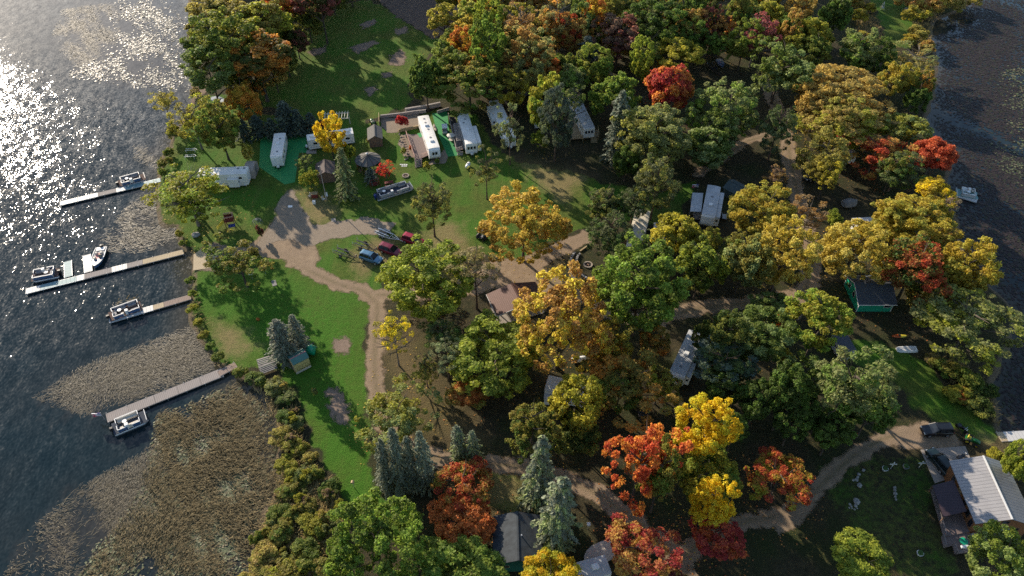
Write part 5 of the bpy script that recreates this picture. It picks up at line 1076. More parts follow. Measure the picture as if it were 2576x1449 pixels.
rv((1443, 240), (1483, 322), 2.6, 3.3, 'camper with three big end windows on a wooden deck', roof='rv_roof_grey', ac=(), vents=((.5, .5), (.62, .5), (.78, 0)), front_win=3, hitch=False, base=.55, skin='white_paint')
rv((1797, 467), (1782, 545), 2.6, 3.2, 'camper with a grey awning on its left and slide-outs on its right', roof='rv_roof_grey', ac=(.64,), vents=((.37, 0),), slides=((1, .14, .50, .9, 2.2), (1, .52, .92, .9, 2.2)), front=1, hitch=False, front_win=0, base=.5)
rv((1618, 528), (1590, 640), 2.9, 3.0, 'cream white trailer mostly hidden by the broad dark pine', skin='cream_paint', roof='cream_paint', hitch=False, base=.4)
rv((1375, 962), (1510, 990), 3.0, 3.0, 'grey white trailer under the yellow olive tree', roof='rv_roof_grey', hitch=False, slides=((-1, .02, .12, .9, 1.6),), base=.4)
rv((1752, 835), (1702, 945), 2.5, 3.2, 'white motor home beside the very dark pine', roof='rv_roof_grey', ac=(.52,), vents=((.8, 0),), front=1, hitch=False, front_win=2, slides=((1, .6, .9, .7, 2.0),), name='motor_home', cat='motor home')
rv((1530, 1418), (1450, 1440), 2.5, 2.9, 'white trailer cut by the bottom border', roof='rv_roof_grey', base=.5, ac=(.4,))
rv((2085, 385), (2150, 378), 2.6, 2.9, 'white trailer under the left red orange maple', base=.5, hitch=False)
rv((2150, 558), (2200, 555), 2.4, 2.8, 'grey roofed trailer hidden behind the golden tree with two trunks', roof='rv_roof_grey', base=.5, hitch=False)
rv((2112, 838), (2140, 886), 2.4, 2.6, 'slate grey roofed trailer between the bright yellow green tree and the grass strip', skin='grey_panel', roof='shingle_slate', base=.4, hitch=False)
rv((1345, 245), (1360, 300), 2.5, 2.9, 'white trailer peeking out behind the bright yellow green tree', base=.5, hitch=False)
rv((1660, 560), (1668, 600), 2.3, 2.6, 'grey roofed little trailer peeking through the yellow green tree', roof='rv_roof_grey', base=.5, hitch=False)

# green carpets
flat('ground_carpet', [(655, 350), (682, 338), (770, 338), (772, 384), (752, 384), (742, 458), (716, 464), (652, 420)], .0, .035, 'plastic_green_mat', 'bright green ground carpet under the white camper', 'carpet')
flat('ground_carpet', [(1087, 285), (1125, 280), (1130, 330), (1149, 370), (1152, 391), (1127, 394), (1105, 345), (1093, 308)], .0, .035, 'plastic_green_mat', 'green ground carpet between the two white campers with decks', 'carpet')
flat('door_mat', [(772, 377), (796, 377), (796, 386), (770, 386)], .035, .06, 'tan_fabric', 'tan mat lying on the green carpet by the long white camper', 'mat')

# canvas lean-to at the grey white trailer
c = P(636, 437); r = empty('canvas_shelter', 'tan canvas lean-to at the end of the grey white park trailer', 'shelter', (c.x, c.y, 0), .02)
MB().prismx([(-1.9, 0), (-1.85, 1.9), (-1.2, 2.5), (0, 2.75), (1.2, 2.5), (1.85, 1.9), (1.9, 0)], -1.0, 1.0).build('cover', 'tan_fabric', r, bevel=.1)
MB().box((1.0, 0, 1.0), (.06, 1.2, 1.8)).build('flap', 'canvas_grey', r)
c = P(605, 465); r = empty('step_platform', 'grey step platform in front of the park trailer slide-out', 'platform', (c.x, c.y, 0), .03)
MB().box((0, 0, .3), (3.0, 1.3, .12)).build('deck', 'planks_white', r); b = MB(); [b.box((x, y, .13), (.12, .12, .24)) for x in (-1.3, 1.3) for y in (-.5, .5)]; b.build('leg', 'wood_grey', r)

# pergola behind the long white camper
c = P(851, 322); r = empty('pergola', 'cream pergola slats behind the long white camper', 'pergola', (c.x, c.y, 0), .10); b = MB()
for i in range(9): MB().box((-2.6 + i * .65, .4, 3.1), (.10, 3.2, .16)).build('slat', 'cream_paint', r)
for y in (-.8, 1.5): b.box((0, y, 2.95), (5.8, .12, .18))
b.build('beam', 'cream_paint', r)
for x in (-2.7, 2.7): MB().box((x, 1.5, 1.45), (.14, .14, 2.9)).build('post', 'cream_paint', r)

# deck with stairs beside the cream roofed camper
a0 = P(1032, 340, .8); c = P(1049, 370, .8); r = empty('wooden_deck', 'grey raised deck with pinkish railing and stairs down to the lawn', 'deck', (c.x, c.y, 0), 0)
poly = [loc(r, *q, .8) for q in ((1022, 338), (1060, 338), (1082, 388), (1060, 398), (1044, 402))]
MB().plate(poly, .68, .80).build('floor', 'deck_boards', r)
b = MB(); railing(b, [poly[0], poly[4]], .95, .8); b.build('railing', 'wood_pink', r); b = MB(); railing(b, [poly[3], poly[2]], .95, .8); b.build('railing', 'wood_pink', r)
b = MB(); [b.plate([(p[0] - .12, p[1] - .12), (p[0] + .12, p[1] - .12), (p[0] + .12, p[1] + .12), (p[0] - .12, p[1] + .12)], 0, .67) for p in poly]; b.build('post', 'wood_grey', r)
s0, s1 = Vector(poly[4]), Vector(poly[3]); dn = Vector((math.sin(.1), -1)).normalized(); e = (s1 - s0)
for i in range(5):
    m = (s0 + s1) / 2 + dn * (.22 + i * .40); MB().box((m.x, m.y, .68 - i * .14), (e.length * .95, .36, .07), math.atan2(e.y, e.x)).build('stair', 'wood_deck', r)
b = MB()
for q in (s0, s1): b.bar((*(q), 1.6), (*(q + dn * 2.1), .75), .10, .07); b.bar((*(q + dn * 2.1), 0), (*(q + dn * 2.1), .8), .1); b.bar((*(q + dn), 0), (*(q + dn), 1.2), .1)
b.build('stair_rail', 'wood_pink', r)
MB().plate([loc(r, *q, .81) for q in ((1049, 336), (1058, 334), (1064, 343), (1056, 346))], .802, .82).build('mat', 'plastic_green_mat', r)
# terrace wall, planter steps and stones beside the deck
def wall_line(name, pts, w, h, mat, label, cat='wall', z=0):
    q = [P(*p) for p in pts]; c = q[0]; b = MB()
    for p, n in zip(q[:-1], q[1:]): b.bar((p.x - c.x, p.y - c.y, h / 2), (n.x - c.x, n.y - c.y, h / 2), w, h)
    o = b.build(name, mat); o.location = (c.x, c.y, z); return tag(o, label, cat)
wall_line('retaining_wall', [(957, 297), (1010, 291), (1042, 286), (1072, 283)], .35, .8, 'wood_grey', 'weathered timber wall behind the gravel yard')
wall_line('retaining_wall', [(1003, 332), (1030, 327), (1056, 321)], .25, .7, 'wood_tan', 'tan timber edge between the gravel yard and the deck')
wall_line('fence', [(954, 294), (955, 317)], .12, 1.2, 'wood_tan', 'short pale fence beside the green tractor', 'fence')
wall_line('timber_fence', [(1020, 283), (1075, 274), (1108, 267)], .5, 1.1, 'wood_grey', 'long grey timber fence at the clearing edge above the trailers', 'fence')
wall_line('timber_fence', [(1100, 286), (1130, 277)], .2, .8, 'wood_grey', 'short grey timber fence above the green carpet', 'fence')
g_ = random.Random(5)
for i in range(9):
    x, y = 1013 + i * 2.0 + g_.uniform(-.5, .5), 345 + i * 6; p = P(x, y)
    o = MB().box((0, 0, .05), (.62, .34, .10)).build('paver', 'wood_brown'); o.location = (p.x, p.y, 0); o.rotation_euler = (0, 0, .25); tag(o, 'dark stepping block in the planted strip left of the deck railing', 'paver', 'stepping blocks beside the deck')
for i in range(16):
    x, y = 1003 + i * 1.4 + g_.uniform(-5, 5), 334 + i * 4.6 + g_.uniform(-3, 3); rock(x, y, (g_.uniform(.16, .32), g_.uniform(.16, .3), g_.uniform(.12, .22)), 'pale stone in the rockery edging the planted strip', 40 + i, 'stone_tan', 'rockery stones beside the deck')
for i, (x, y) in enumerate(((1008, 414), (1013, 414.3), (1018, 414), (1023, 414.3), (1012, 418), (1017, 418), (1022, 418))):
    p = P(x, y); o = MB().box((0, 0, .03), (.36, .3, .05)).build('paver', 'trim_white'); o.location = (p.x, p.y, 0); tag(o, 'small white paver laid in the grass by the deck stairs', 'paver', 'white pavers by the deck stairs')
# pergola and platform beside the second camper
c = P(1143, 330); r = empty('pergola', 'dark slatted pergola and deck on the left of the camper with slide-outs', 'pergola', (c.x, c.y, 0), -.03)
pl = [loc(r, *q, .7) for q in ((1128, 292), (1146, 296), (1168, 374), (1148, 382))]; MB().plate(pl, .6, .7).build('deck', 'deck_boards', r)
tp = [loc(r, *q, 2.6) for q in ((1141, 312), (1155, 312), (1166, 352), (1149, 354))]
for i in range(13):
    t_ = i / 12; a_ = Vector(tp[0]).lerp(Vector(tp[3]), t_); b_ = Vector(tp[1]).lerp(Vector(tp[2]), t_); MB().bar((*a_, 2.65), (*b_, 2.65), .12, .14).build('slat', 'wood_grey', r)
b = MB(); b.bar((*tp[0], 2.5), (*tp[3], 2.5), .12, .16); b.bar((*tp[1], 2.5), (*tp[2], 2.5), .12, .16); b.build('beam', 'wood_grey', r)
for q in tp[:1] + tp[3:]: MB().bar((*q, 0), (*q, 2.5), .12).build('post', 'wood_grey', r)
b = MB(); railing(b, [pl[0], pl[3]], .9, .7); railing(b, [pl[3], pl[2]], .9, .7); b.build('railing', 'wood_grey', r)
for i in range(3): q = Vector(pl[3]).lerp(Vector(pl[2]), .45); MB().box((q.x + .05, q.y - .3 - i * .3, .52 - i * .18), (1.3, .3, .06)).build('stair', 'wood_grey', r)
MB().box((*loc(r, 1136, 299, 1.4), 1.05), (1.2, 1.9, .7)).build('storage_box', 'canvas_dark', r, bevel=.05)
# deck under the camper with three end windows
c = P(1468, 345, .8); r = empty('wooden_deck', 'tan plank deck with railing and steps around the camper with three end windows', 'deck', (c.x, c.y, 0), 0)
pl = [loc(r, *q, .8) for q in ((1428, 300), (1450, 297), (1488, 325), (1504, 327), (1506, 343), (1466, 348), (1434, 350))]; MB().plate(pl, .68, .8).build('floor', 'deck_tan', r)
b = MB(); railing(b, [pl[6], pl[5]], .9, .8); railing(b, [pl[3], pl[4]], .9, .8); b.build('railing', 'wood_tan', r); b = MB()
for q in pl: b.bar((*q, 0), (*q, .68), .14)
b.build('post', 'wood_tan', r)
for i in range(4): q = Vector(pl[4]).lerp(Vector(pl[5]), .3); MB().box((q.x, q.y - .2 - i * .3, .62 - i * .16), (1.5, .28, .06)).build('stair', 'wood_tan', r)
# awning at the camper with slide-outs on the right
c = P(1757, 505); r = empty('porch_awning', 'grey flat awning roof on posts beside the camper', 'awning', (c.x, c.y, 0), 0)
pl = [loc(r, *q, 2.5) for q in ((1742, 485), (1769, 486), (1764, 533), (1736, 532))]; MB().plate(pl, 2.45, 2.55).build('roof', 'rv_roof_grey', r)
for q in pl: MB().bar((*q, 0), (*q, 2.45), .1).build('post', 'wood_grey', r)
dk = [loc(r, *q, .5) for q in ((1745, 530), (1766, 532), (1764, 552), (1742, 550))]; MB().plate(dk, .42, .5).build('deck', 'wood_grey', r)
b = MB(); railing(b, [dk[3], dk[2]], .9, .5); railing(b, [dk[0], dk[3]], .9, .5); b.build('railing', 'wood_grey', r)
# ------------------------------------------------------------------ sheds, houses
gable('storage_shed', 'brown shed with grey shingle roof beside the gravel yard', 'shed', (-31.0, 142.2), .16, 4.4, 2.9, 2.2, 3.0, 'wood_brown', 'shingle_grey', .25)
c = P(818, 424, 2.2); gable('storage_shed', 'brown roofed shed half hidden behind the tall grey green spruce', 'shed', c, .2, 4.2, 3.6, 2.1, 2.9, 'wood_brown', 'shingle_brown', .3)
c = P(925, 399, 2.4); r = empty('gazebo', 'round gazebo with dark shingle cone roof and silver vent', 'gazebo', (c.x, c.y, 0), .1); n = 12; R = 2.85
pt = [(R * math.cos(2 * math.pi * i / n), R * math.sin(2 * math.pi * i / n)) for i in range(n)]
MB().loft([[(x, y, 2.2) for x, y in pt], [(x * .06, y * .06, 3.35) for x, y in pt]]).build('roof', 'shingle_grey', r)
b = MB()
for x, y in pt: b.bar((x, y, 2.23), (x * .06, y * .06, 3.38), .10, .05)
b.build('roof_ridge', 'canvas_dark', r)
f = MB().tube([(0, 0, 3.3), (0, 0, 3.65), (0, 0, 3.75), (0, 0, 3.9)], [.16, .16, .26, .05], 12).build('roof_vent', 'galvanised', r)
for x, y in pt[::2]: MB().bar((x * .9, y * .9, 0), (x * .9, y * .9, 2.25), .16).build('post', 'wood_brown', r)
b = MB()
for i in range(n): b.bar((pt[i][0] * .9, pt[i][1] * .9, .5), (pt[(i + 1) % n][0] * .9, pt[(i + 1) % n][1] * .9, .5), .08, .9)
b.build('wall', 'wood_brown', r)
# red roofed pavilion
r = gable('pavilion', 'open pavilion with dull red metal roof', 'pavilion', (.82, 89.6), .35, 5.0, 8.6, 2.75, 3.85, None, 'metal_roof_red', .35)
for x in (-4.2, 0, 4.2):
    for y in (-2.4, 2.4): MB().bar((x, y, 0), (x, y, 2.7 if x else 3.7), .18).build('post', 'trim_white' if y < 0 else 'wood_brown', r)
b = MB(); b.bar((-4.65, -2.86, 2.68), (0, -2.86, 3.80), .05, .22); b.bar((4.65, -2.86, 2.68), (0, -2.86, 3.80), .05, .22); b.bar((-4.68, -2.85, 2.66), (-4.68, 2.85, 2.66), .05, .16); b.build('fascia', 'trim_white', r)
MB().box((0, 0, .05), (8.4, 5.0, .1)).build('floor_slab', 'concrete', r)
# green cottage
r = gable('green_cottage', 'bright green cottage with slate blue shingle roof', 'house', (63.9, 92.45), math.pi / 2, 6.0, 6.7, 2.2, 3.7, 'green_wall', 'shingle_slate', .4)
window(r, (-3.35, -2.1, 1.45), (1.3, .9), '-x'); window(r, (-3.35, 1.3, 1.8), (.5, .3), '-x'); window(r, (-.6, 3.0, 1.6), (.9, 1.0), 'y'); window(r, (1.6, 3.0, 1.6), (.9, 1.0), 'y')
b = MB()
for x, y in ((-3.35, 3.0), (-3.35, -3.0), (3.35, 3.0)): b.bar((x, y, 0), (x, y, 2.15), .1)
b.build('corner_trim', 'trim_white', r)
b = MB(); b.bar((-3.78, -3.42, 2.06), (-3.78, 3.42, 2.06), .04, .14); b.bar((-3.76, 3.42, 2.06), (0, 3.42, 3.74), .05, .14); b.bar((3.76, 3.42, 2.06), (0, 3.42, 3.74), .05, .14); b.build('fascia', 'trim_white', r)
c = P(2140, 735); o = MB().blob((0, 0, .45), (.5, .45, .5), 4).build('grill_cover', 'canvas_dark'); o.location = (c.x, c.y, 0); tag(o, 'black covered grill at the gable of the green cottage', 'grill')
# log house
ze, zr = 3.3, 5.1
ea, eb, ra, rb = P(2388.3, 1164, ze), P(2454.3, 1321.7, ze), P(2473.5, 1146, zr), P(2547, 1306.3, zr); mid = (ra + rb) / 2; d = (ra - rb); RZ = math.atan2(-d.x, d.y)
hw = ((ra + rb) / 2 - (ea + eb) / 2).length; hw = math.sqrt(max(1, hw * hw - (zr - ze) ** 2)); LL = (ra - rb).length
r = gable('log_house', 'log house with a large pale metal roof', 'house', (mid.x, mid.y), RZ, LL - .7, 2 * hw - .7, ze + .15, zr - .1, 'logs', 'metal_roof_silver', .35)
w, l = hw - .35, LL / 2 - .35
for y, z, dm in ((2.6, 2.2, (.8, 1.1)), (-1.2, 2.2, (.9, 1.3)), (-2.6, 2.2, (.9, 1.3)), (-3.9, 1.9, (.8, 1.5))): window(r, (-w, y, z), dm, '-x', 'wood_brown')
for x, z, dm in ((-1.5, 1.7, (1.8, 1.1)), (1.6, 1.7, (1.8, 1.1)), (0, 3.6, (1.0, .7)), (-2.2, 3.05, (.8, .5))): window(r, (x, -l, z), dm, '-y', 'wood_brown')
MB().box((.2, -l - .5, 2.2), (1.6, 1.0, .05), 0, .0).build('window_awning', 'tarp_white', r)
dr = MB().box((-w - .02, .6, 1.8), (.06, .95, 2.0)).build('door', 'wood_tan', r); MB().box((-w - .06, .25, 1.8), (.04, .08, .12)).build('handle', 'black_plastic', dr)
# porch
pz = 2.7; pl = [loc(r, *q, pz) for q in ((2346.8, 1219.5), (2396.9, 1209.9), (2429.9, 1288.7), (2374.5, 1298.2))]
m = MB(); vs = [(*pl[0], pz - .25), (*pl[1], pz + .2), (*pl[2], pz + .2), (*pl[3], pz - .25)]; vs += [(x, y, z + .08) for x, y, z in vs]; m.add(vs, [(3, 2, 1, 0), (4, 5, 6, 7), (0, 1, 5, 4), (1, 2, 6, 5), (2, 3, 7, 6), (3, 0, 4, 7)]); m.build('porch_roof', 'metal_roof_plum', r)
for q in (pl[0], pl[3]): MB().bar((q[0] + .15, q[1], .9), (q[0] + .15, q[1], pz - .25), .16).build('porch_post', 'wood_brown', r)
dk = [loc(r, *q, .9) for q in ((2340, 1232), (2392, 1222), (2440, 1338), (2374, 1350))]; MB().plate(dk, .78, .9).build('porch_floor', 'deck_boards', r)
d2 = [loc(r, *q, .75) for q in ((2368, 1352), (2425, 1342), (2560, 1338), (2560, 1372), (2470, 1385), (2402, 1394), (2396, 1372), (2374, 1378))]; MB().plate(d2, .64, .75).build('patio_deck', 'deck_boards', r)
b = MB(); railing(b, [dk[0], dk[3]], .95, .9); railing(b, [d2[0], d2[7]], .9, .75); railing(b, [d2[6], d2[5], d2[4]], .9, .75); b.build('railing', 'wood_deck', r)
for k, (x, y, mt) in enumerate(((2424, 1362, 'plastic_green'), (2424, 1378, 'plastic_white'), (2447, 1352, 'seat_grey'))):
    p = P(x, y, .75)
    if k == 0: o = MB().tube([(0, 0, 0), (0, 0, .1), (0, 0, .16)], [.55, .55, .3], 12).build('kiddie_pool', mt); lab = 'round dark green plastic tub on the patio deck'
    elif k == 1: o = MB().box((0, 0, .25), (.9, .4, .4)).box((.7, 0, .2), (.5, .4, .35)).build('cooler', mt, None, .05); lab = 'white cooler on the patio deck'
    else: o = MB().box((0, 0, .22), (.5, .5, .06)).box((0, .25, .5), (.5, .06, .5)).box((-.2, -.2, .1), (.05, .05, .2)).box((.2, -.2, .1), (.05, .05, .2)).build('patio_chair', mt); lab = 'grey patio chair against the log wall'
    o.location = (p.x, p.y, .75); tag(o, lab, o.name.split('.')[0].replace('_', ' '))
flat('concrete_pad', [(2316, 1131), (2428, 1122), (2441, 1152), (2395, 1166), (2400, 1200), (2352, 1216)], .0, .06, 'concrete', 'pale concrete parking pad in front of the log house', 'parking pad')
# dark roofed house at the bottom
ra, rb = P(1303, 1287, 3.9), P(1301.7, 1409, 3.9); mid = (ra + rb) / 2
r = gable('dark_roof_house', 'dark green house with a dark shingle roof at the bottom of the photo', 'house', (mid.x, mid.y), .02, (ra - rb).length - .5, 6.0, 2.7, 3.8, 'dark_green_wall', 'shingle_dark', .3)
l = (ra - rb).length / 2 - .25; window(r, (1.0, -l, 1.5), (.9, .6), '-y', 'wood_tan'); window(r, (-1.6, -l, 1.5), (.9, .6), '-y', 'wood_tan'); MB().tube([(.5, .0, 3.6), (.5, .0, 4.0)], .09, 8).build('roof_vent', 'galvanised', r)
# playhouse with yellow front
q0, q1 = P(746.8, 942.4), P(783.5, 923.6); u = (q1 - q0); W_ = u.length; rz = math.atan2(u.y, u.x); c = (q0 + q1) / 2
r = empty('playhouse', 'playhouse with a green roof and a yellow front wall on the lower lawn', 'playhouse', (c.x, c.y, 0), rz); hh = 2.15; D = 2.2
MB().box((0, .06, hh / 2 + .12), (W_, .12, hh)).build('front_wall', 'yellow_panel', r); MB().box((0, -.012, .32), (W_ + .02, .03, .42)).build('front_skirt', 'seat_cream', r)
for i in range(5):
    MB().box((-W_ * .36 + i * W_ * .18, -.012, 1.15), (.05, .024, 1.1)).build('batten', 'dark_yellow', r); MB().box((-W_ * .27 + i * W_ * .18, -.014, .75), (.2, .028, .16)).build('cutout', 'black_plastic', r); MB().box((-W_ * .27 + i * W_ * .18, -.014, 1.65), (.12, .028, .12)).build('cutout', 'dark_yellow', r)
for s in (-1, 1): MB().box((s * (W_ / 2 - .06), D / 2 + .12, hh / 2), (.1, D, hh)).build('side_wall', 'wood_tan', r)
m = MB(); y0, y1, ym = .0, D + .25, D / 2; zz = hh + .25
for ya, za, yb, zb, n_ in ((y0, zz, ym, zz + .45, 0), (ym, zz + .45, y1, zz, 1)):
    MB().add([(-W_ / 2 - .1, ya, za), (W_ / 2 + .1, ya, za), (W_ / 2 + .1, yb, zb), (-W_ / 2 - .1, yb, zb), (-W_ / 2 - .1, ya, za + .06), (W_ / 2 + .1, ya, za + .06), (W_ / 2 + .1, yb, zb + .06), (-W_ / 2 - .1, yb, zb + .06)], [(3, 2, 1, 0), (4, 5, 6, 7), (0, 1, 5, 4), (1, 2, 6, 5), (2, 3, 7, 6), (3, 0, 4, 7)]).build('roof', 'teal_roof', r)
MB().box((0, ym, zz + .52), (W_ + .22, .14, .05)).build('ridge_strip', 'stripe_pink', r)
p = P(779, 886, 1.0); o = MB().loft([[(x, .8 * math.cos(a), .05 + h_ * math.sin(a)) for a in [math.pi * k / 8 for k in range(9)]] for x, h_ in ((-.8, .9), (-.3, 1.5), (.3, 1.6), (.8, 1.0))]).build('canopy_dome', 'plastic_green', None, 0, True); o.location = (p.x, p.y + .6, .4); tag(o, 'glossy green plastic canopy beside the playhouse roof', 'canopy')
# tent and covered boats
c = P(1850, 492); gable('canvas_tent', 'grey green canvas shelter with a pitched top right of the awning trailer', 'tent', c, .75, 4.2, 3.8, 1.9, 2.8, 'canvas_green', 'canvas_green', .15)
def covered(a, b, W, H, mat, label, z=.0, name='covered_boat', trailer=True):
    c, L, rz = axis(a, b, .9); r = empty(name, label, 'covered boat', (c.x, c.y, z), rz); w = W / 2; h = L / 2; rings = []
    for f, ww, hh_ in ((-1, .75, .75), (-.85, .95, .95), (-.3, 1, 1.12), (.2, .98, 1.0), (.6, .75, .85), (.9, .35, .75), (1.0, .06, .7)):
        rings.append([(f * h, -ww * w, .55), (f * h, -ww * w * 1.02, .80), (f * h, -ww * w * .55, .55 + H * hh_ * .8), (f * h, 0, .55 + H * hh_), (f * h, ww * w * .55, .55 + H * hh_ * .8), (f * h, ww * w * 1.02, .80), (f * h, ww * w, .55)])
    MB().loft(rings).build('cover', mat, r)
    MB().loft([[(f * h, -ww * w, .6), (f * h, -ww * w * .6, .34), (f * h, 0, .26), (f * h, ww * w * .6, .34), (f * h, ww * w, .6)] for f, ww in ((-1, .75), (-.3, .98), (.4, .85), (.95, .1))]).build('hull', 'hull_silver', r)
    if trailer:
        for s in (-1, 1): MB().tube([(-h * .25, s * w * .62, .28), (-h * .25, s * w * .84, .28)], .28, 12).build('wheel', 'black_rubber', r)
        MB().tube([(-h * .8, 0, .3), (h * 1.2, 0, .3)], .06, 6).build('trailer_frame', 'rust_steel', r)
    return r
covered((554, 250), (531, 244), 2.1, .5, 'canvas_boat', 'boat under a blue grey cover on the shore, left of the three')
covered((572, 257), (556, 248), 1.9, .45, 'canvas_boat', 'boat under a blue grey cover at the foot of the narrow orange tree')
covered((566, 280), (540, 273), 2.0, .5, 'tarp_white', 'boat under a pale tarp on the shore, nearest of the three')
covered((1545, 1374), (1470, 1408), 2.7, .45, 'tan_tarp', 'large boat under a pale sunlit tarp below the dull red maple')
covered((1336, 229), (1288, 238), 2.2, .5, 'canvas_grey', 'grey covered boat in the shade behind the trailers')
covered((2122, 512), (2156, 506), 2.4, 1.1, 'canvas_grey', 'grey tarp mound beside the right road')
covered((1808, 147), (1818, 166), 1.8, .4, 'pontoon_blue', 'blue boat on a trailer in the dark upper wood')
trailer_boat((1784, 165), (1812, 197), 'rust_steel', 'dark boat trailer in the shade of the upper wood')
# kayak, rowboat
def canoe(a, b, W, label, m1, m2, name, z=.0, flip=False):
    c, L, rz = axis(a, b, .2); r = empty(name, label, name.replace('_', ' '), (c.x, c.y, z), rz); h = L / 2; w = W / 2
    for x0, x1, m in ((-1, .1, m1), (.1, 1, m2)):
        rs = []
        for i in range(6):
            f = x0 + (x1 - x0) * i / 5; e = max(.03, math.sqrt(max(0, 1 - f * f))) * w; rs.append([(f * h, -e, .16), (f * h, -e * .6, .30), (f * h, 0, .34), (f * h, e * .6, .30), (f * h, e, .16), (f * h, e * .5, .02), (f * h, -e * .5, .02)])
        MB().loft(rs).build('hull', m, r)
    MB().tube([(0, 0, .33), (0, 0, .36)], [.24, .24], 12).build('cockpit', 'black_plastic', r); return r
canoe((2244, 845), (2281, 845), .72, 'orange and yellow kayak on the grass near the green cottage', 'plastic_orange', 'plastic_yellow', 'kayak')
canoe((1091, 312), (1097, 330), .7, 'beige kayak lying along the cream roofed camper', 'tan_fabric', 'tan_fabric', 'kayak')
c, L, rz = axis((2256, 878), (2306, 877), .3); r = empty('rowboat', 'upturned white rowboat on the grass strip', 'rowboat', (c.x, c.y, 0), rz); h = L / 2
MB().loft([[(f * h, -w_, .05), (f * h, -w_ * .8, .38), (f * h, w_ * .8, .38), (f * h, w_, .05)] for f, w_ in ((-1, .35), (-.75, .58), (.2, .68), (1, .64))]).build('hull', 'plastic_white', r)
b = MB(); [b.box((0, y, .40), (L * .9, .05, .04)) for y in (-.3, 0, .3)]; b.build('keel_rib', 'seat_grey', r)
# propane tanks
def tank(x, y, L, R, label, rz=0):
    p = P(x, y, R); r = empty('propane_tank', label, 'propane tank', (p.x, p.y, 0), rz); MB().tube([(-L / 2, 0, R + .15), (-L / 2 + .1, 0, R + .15), (-L / 2 + .3, 0, R + .15), (L / 2 - .3, 0, R + .15), (L / 2 - .1, 0, R + .15), (L / 2, 0, R + .15)], [R * .3, R * .75, R, R, R * .75, R * .3], 14).build('tank', 'plastic_white', r, 0, True)
    for s in (-1, 1): MB().box((s * L * .28, 0, .1), (.15, R * 1.4, .2)).build('foot', 'concrete_grey', r)
    MB().cyl((0, 0, 2 * R + .13), .18, .16, 10).build('valve_dome', 'seat_grey', r)
tank(1177, 417, 1.9, .42, 'white propane tank on the lawn by the open pine', 1.3); tank(1456, 905, 2.5, .48, 'grey white propane tank beneath the orange brown oak', .18)
# golf carts
def golf_cart(x, y, rz, label, body, roof):
    p = P(x, y, .8); r = empty('golf_cart', label, 'golf cart', (p.x, p.y, 0), rz)
    MB().loft([[(x_, -w_, .28), (x_, -w_, h_), (x_, w_, h_), (x_, w_, .28)] for x_, w_, h_ in ((-1.15, .5, .75), (-.5, .58, .8), (-.1, .58, .42), (.55, .58, .42), (.8, .55, .85), (1.15, .45, .6))]).build('body', body, r, bevel=.03)
    MB().box((-.35, 0, .82), (.5, 1.05, .2)).box((-.62, 0, 1.1), (.12, 1.05, .45)).build('seat', 'seat_grey', r, bevel=.03)
    MB().prism([(-1.0, 1.82), (-.9, 1.9), (.7, 1.92), (.85, 1.84), (.85, 1.8), (-1.0, 1.78)], -.62, .62).build('roof', roof, r)
    for s in (-1, 1):
        MB().bar((-.9, s * .55, .7), (-.85, s * .57, 1.8), .05).build('roof_post', 'black_plastic', r); MB().bar((.85, s * .5, .8), (.7, s * .57, 1.8), .05).build('roof_post', 'black_plastic', r)
        for x_ in (-.75, .75): MB().tube([(x_, s * .42, .24), (x_, s * .64, .24)], .24, 12).build('wheel', 'black_rubber', r)
    return r
golf_cart(1212, 592, 2.6, 'black enclosed golf cart beside the orange gold maple', 'black_plastic', 'canvas_dark'); golf_cart(1119, 326, 1.7, 'golf cart with cream roof on the green carpet', 'seat_cream', 'trim_white')
def tractor(x, y, rz, label, seat='plastic_yellow'):
    p = P(x, y, .5); r = empty('garden_tractor', label, 'tractor', (p.x, p.y, 0), rz)
    MB().loft([[(x_, -.28, .5), (x_, -.3, h_), (x_, .3, h_), (x_, .28, .5)] for x_, h_ in ((.0, .95), (.7, .9), (1.05, .75))]).build('hood', 'tractor_green', r, bevel=.04); MB().box((-.5, 0, .6), (1.0, .75, .25)).build('fender', 'tractor_green', r, bevel=.04)
    MB().box((-.5, 0, .82), (.45, .5, .15)).box((-.72, 0, 1.02), (.1, .5, .4)).build('seat', seat, r, bevel=.03); MB().tube([(-.05, 0, 1.15), (0, 0, 1.18)], .2, 12).build('steering_wheel', 'black_plastic', r)
    for x_, R_ in ((-.6, .45), (.75, .28)):
        for s in (-1, 1):
            w_ = MB().tube([(x_, s * .4, R_), (x_, s * .65, R_)], R_, 14).build('wheel', 'black_rubber', r); MB().tube([(x_, s * .645, R_), (x_, s * .665, R_)], R_ * .5, 10).build('rim', 'plastic_yellow', w_)
tractor(937, 306, 2.0, 'green garden tractor parked behind the grey roof shed', 'seat_cream'); tractor(2446, 1108, -.6, 'green garden tractor with yellow seat north of the log house')
def motorcycle(x, y, rz, label):
    p = P(x, y, .4); r = empty('motorcycle', label, 'motorcycle', (p.x, p.y, 0), rz)
    for x_ in (-.7, .75): MB().tube([(x_, -.07, .33), (x_, .07, .33)], .33, 14).build('wheel', 'black_rubber', r)
    MB().loft([[(x_, -w_, .5), (x_, -w_, h_), (x_, w_, h_), (x_, w_, .5)] for x_, w_, h_ in ((-.8, .12, .75), (-.2, .2, .78), (.1, .2, .95), (.45, .12, .9))]).build('body', 'car_black', r, bevel=.03); MB().bar((.5, -.4, 1.05), (.5, .4, 1.05), .05).build('handlebar', 'chrome', r); MB().box((.72, 0, .85), (.12, .2, .2)).build('headlight', 'lamp_clear', r); MB().bar((.5, 0, 1.0), (.75, 0, .33), .08).build('fork', 'chrome', r)
    for s in (-1, 1): MB().box((-.5, s * .28, .6), (.5, .18, .3)).build('saddle_bag', 'black_plastic', r)
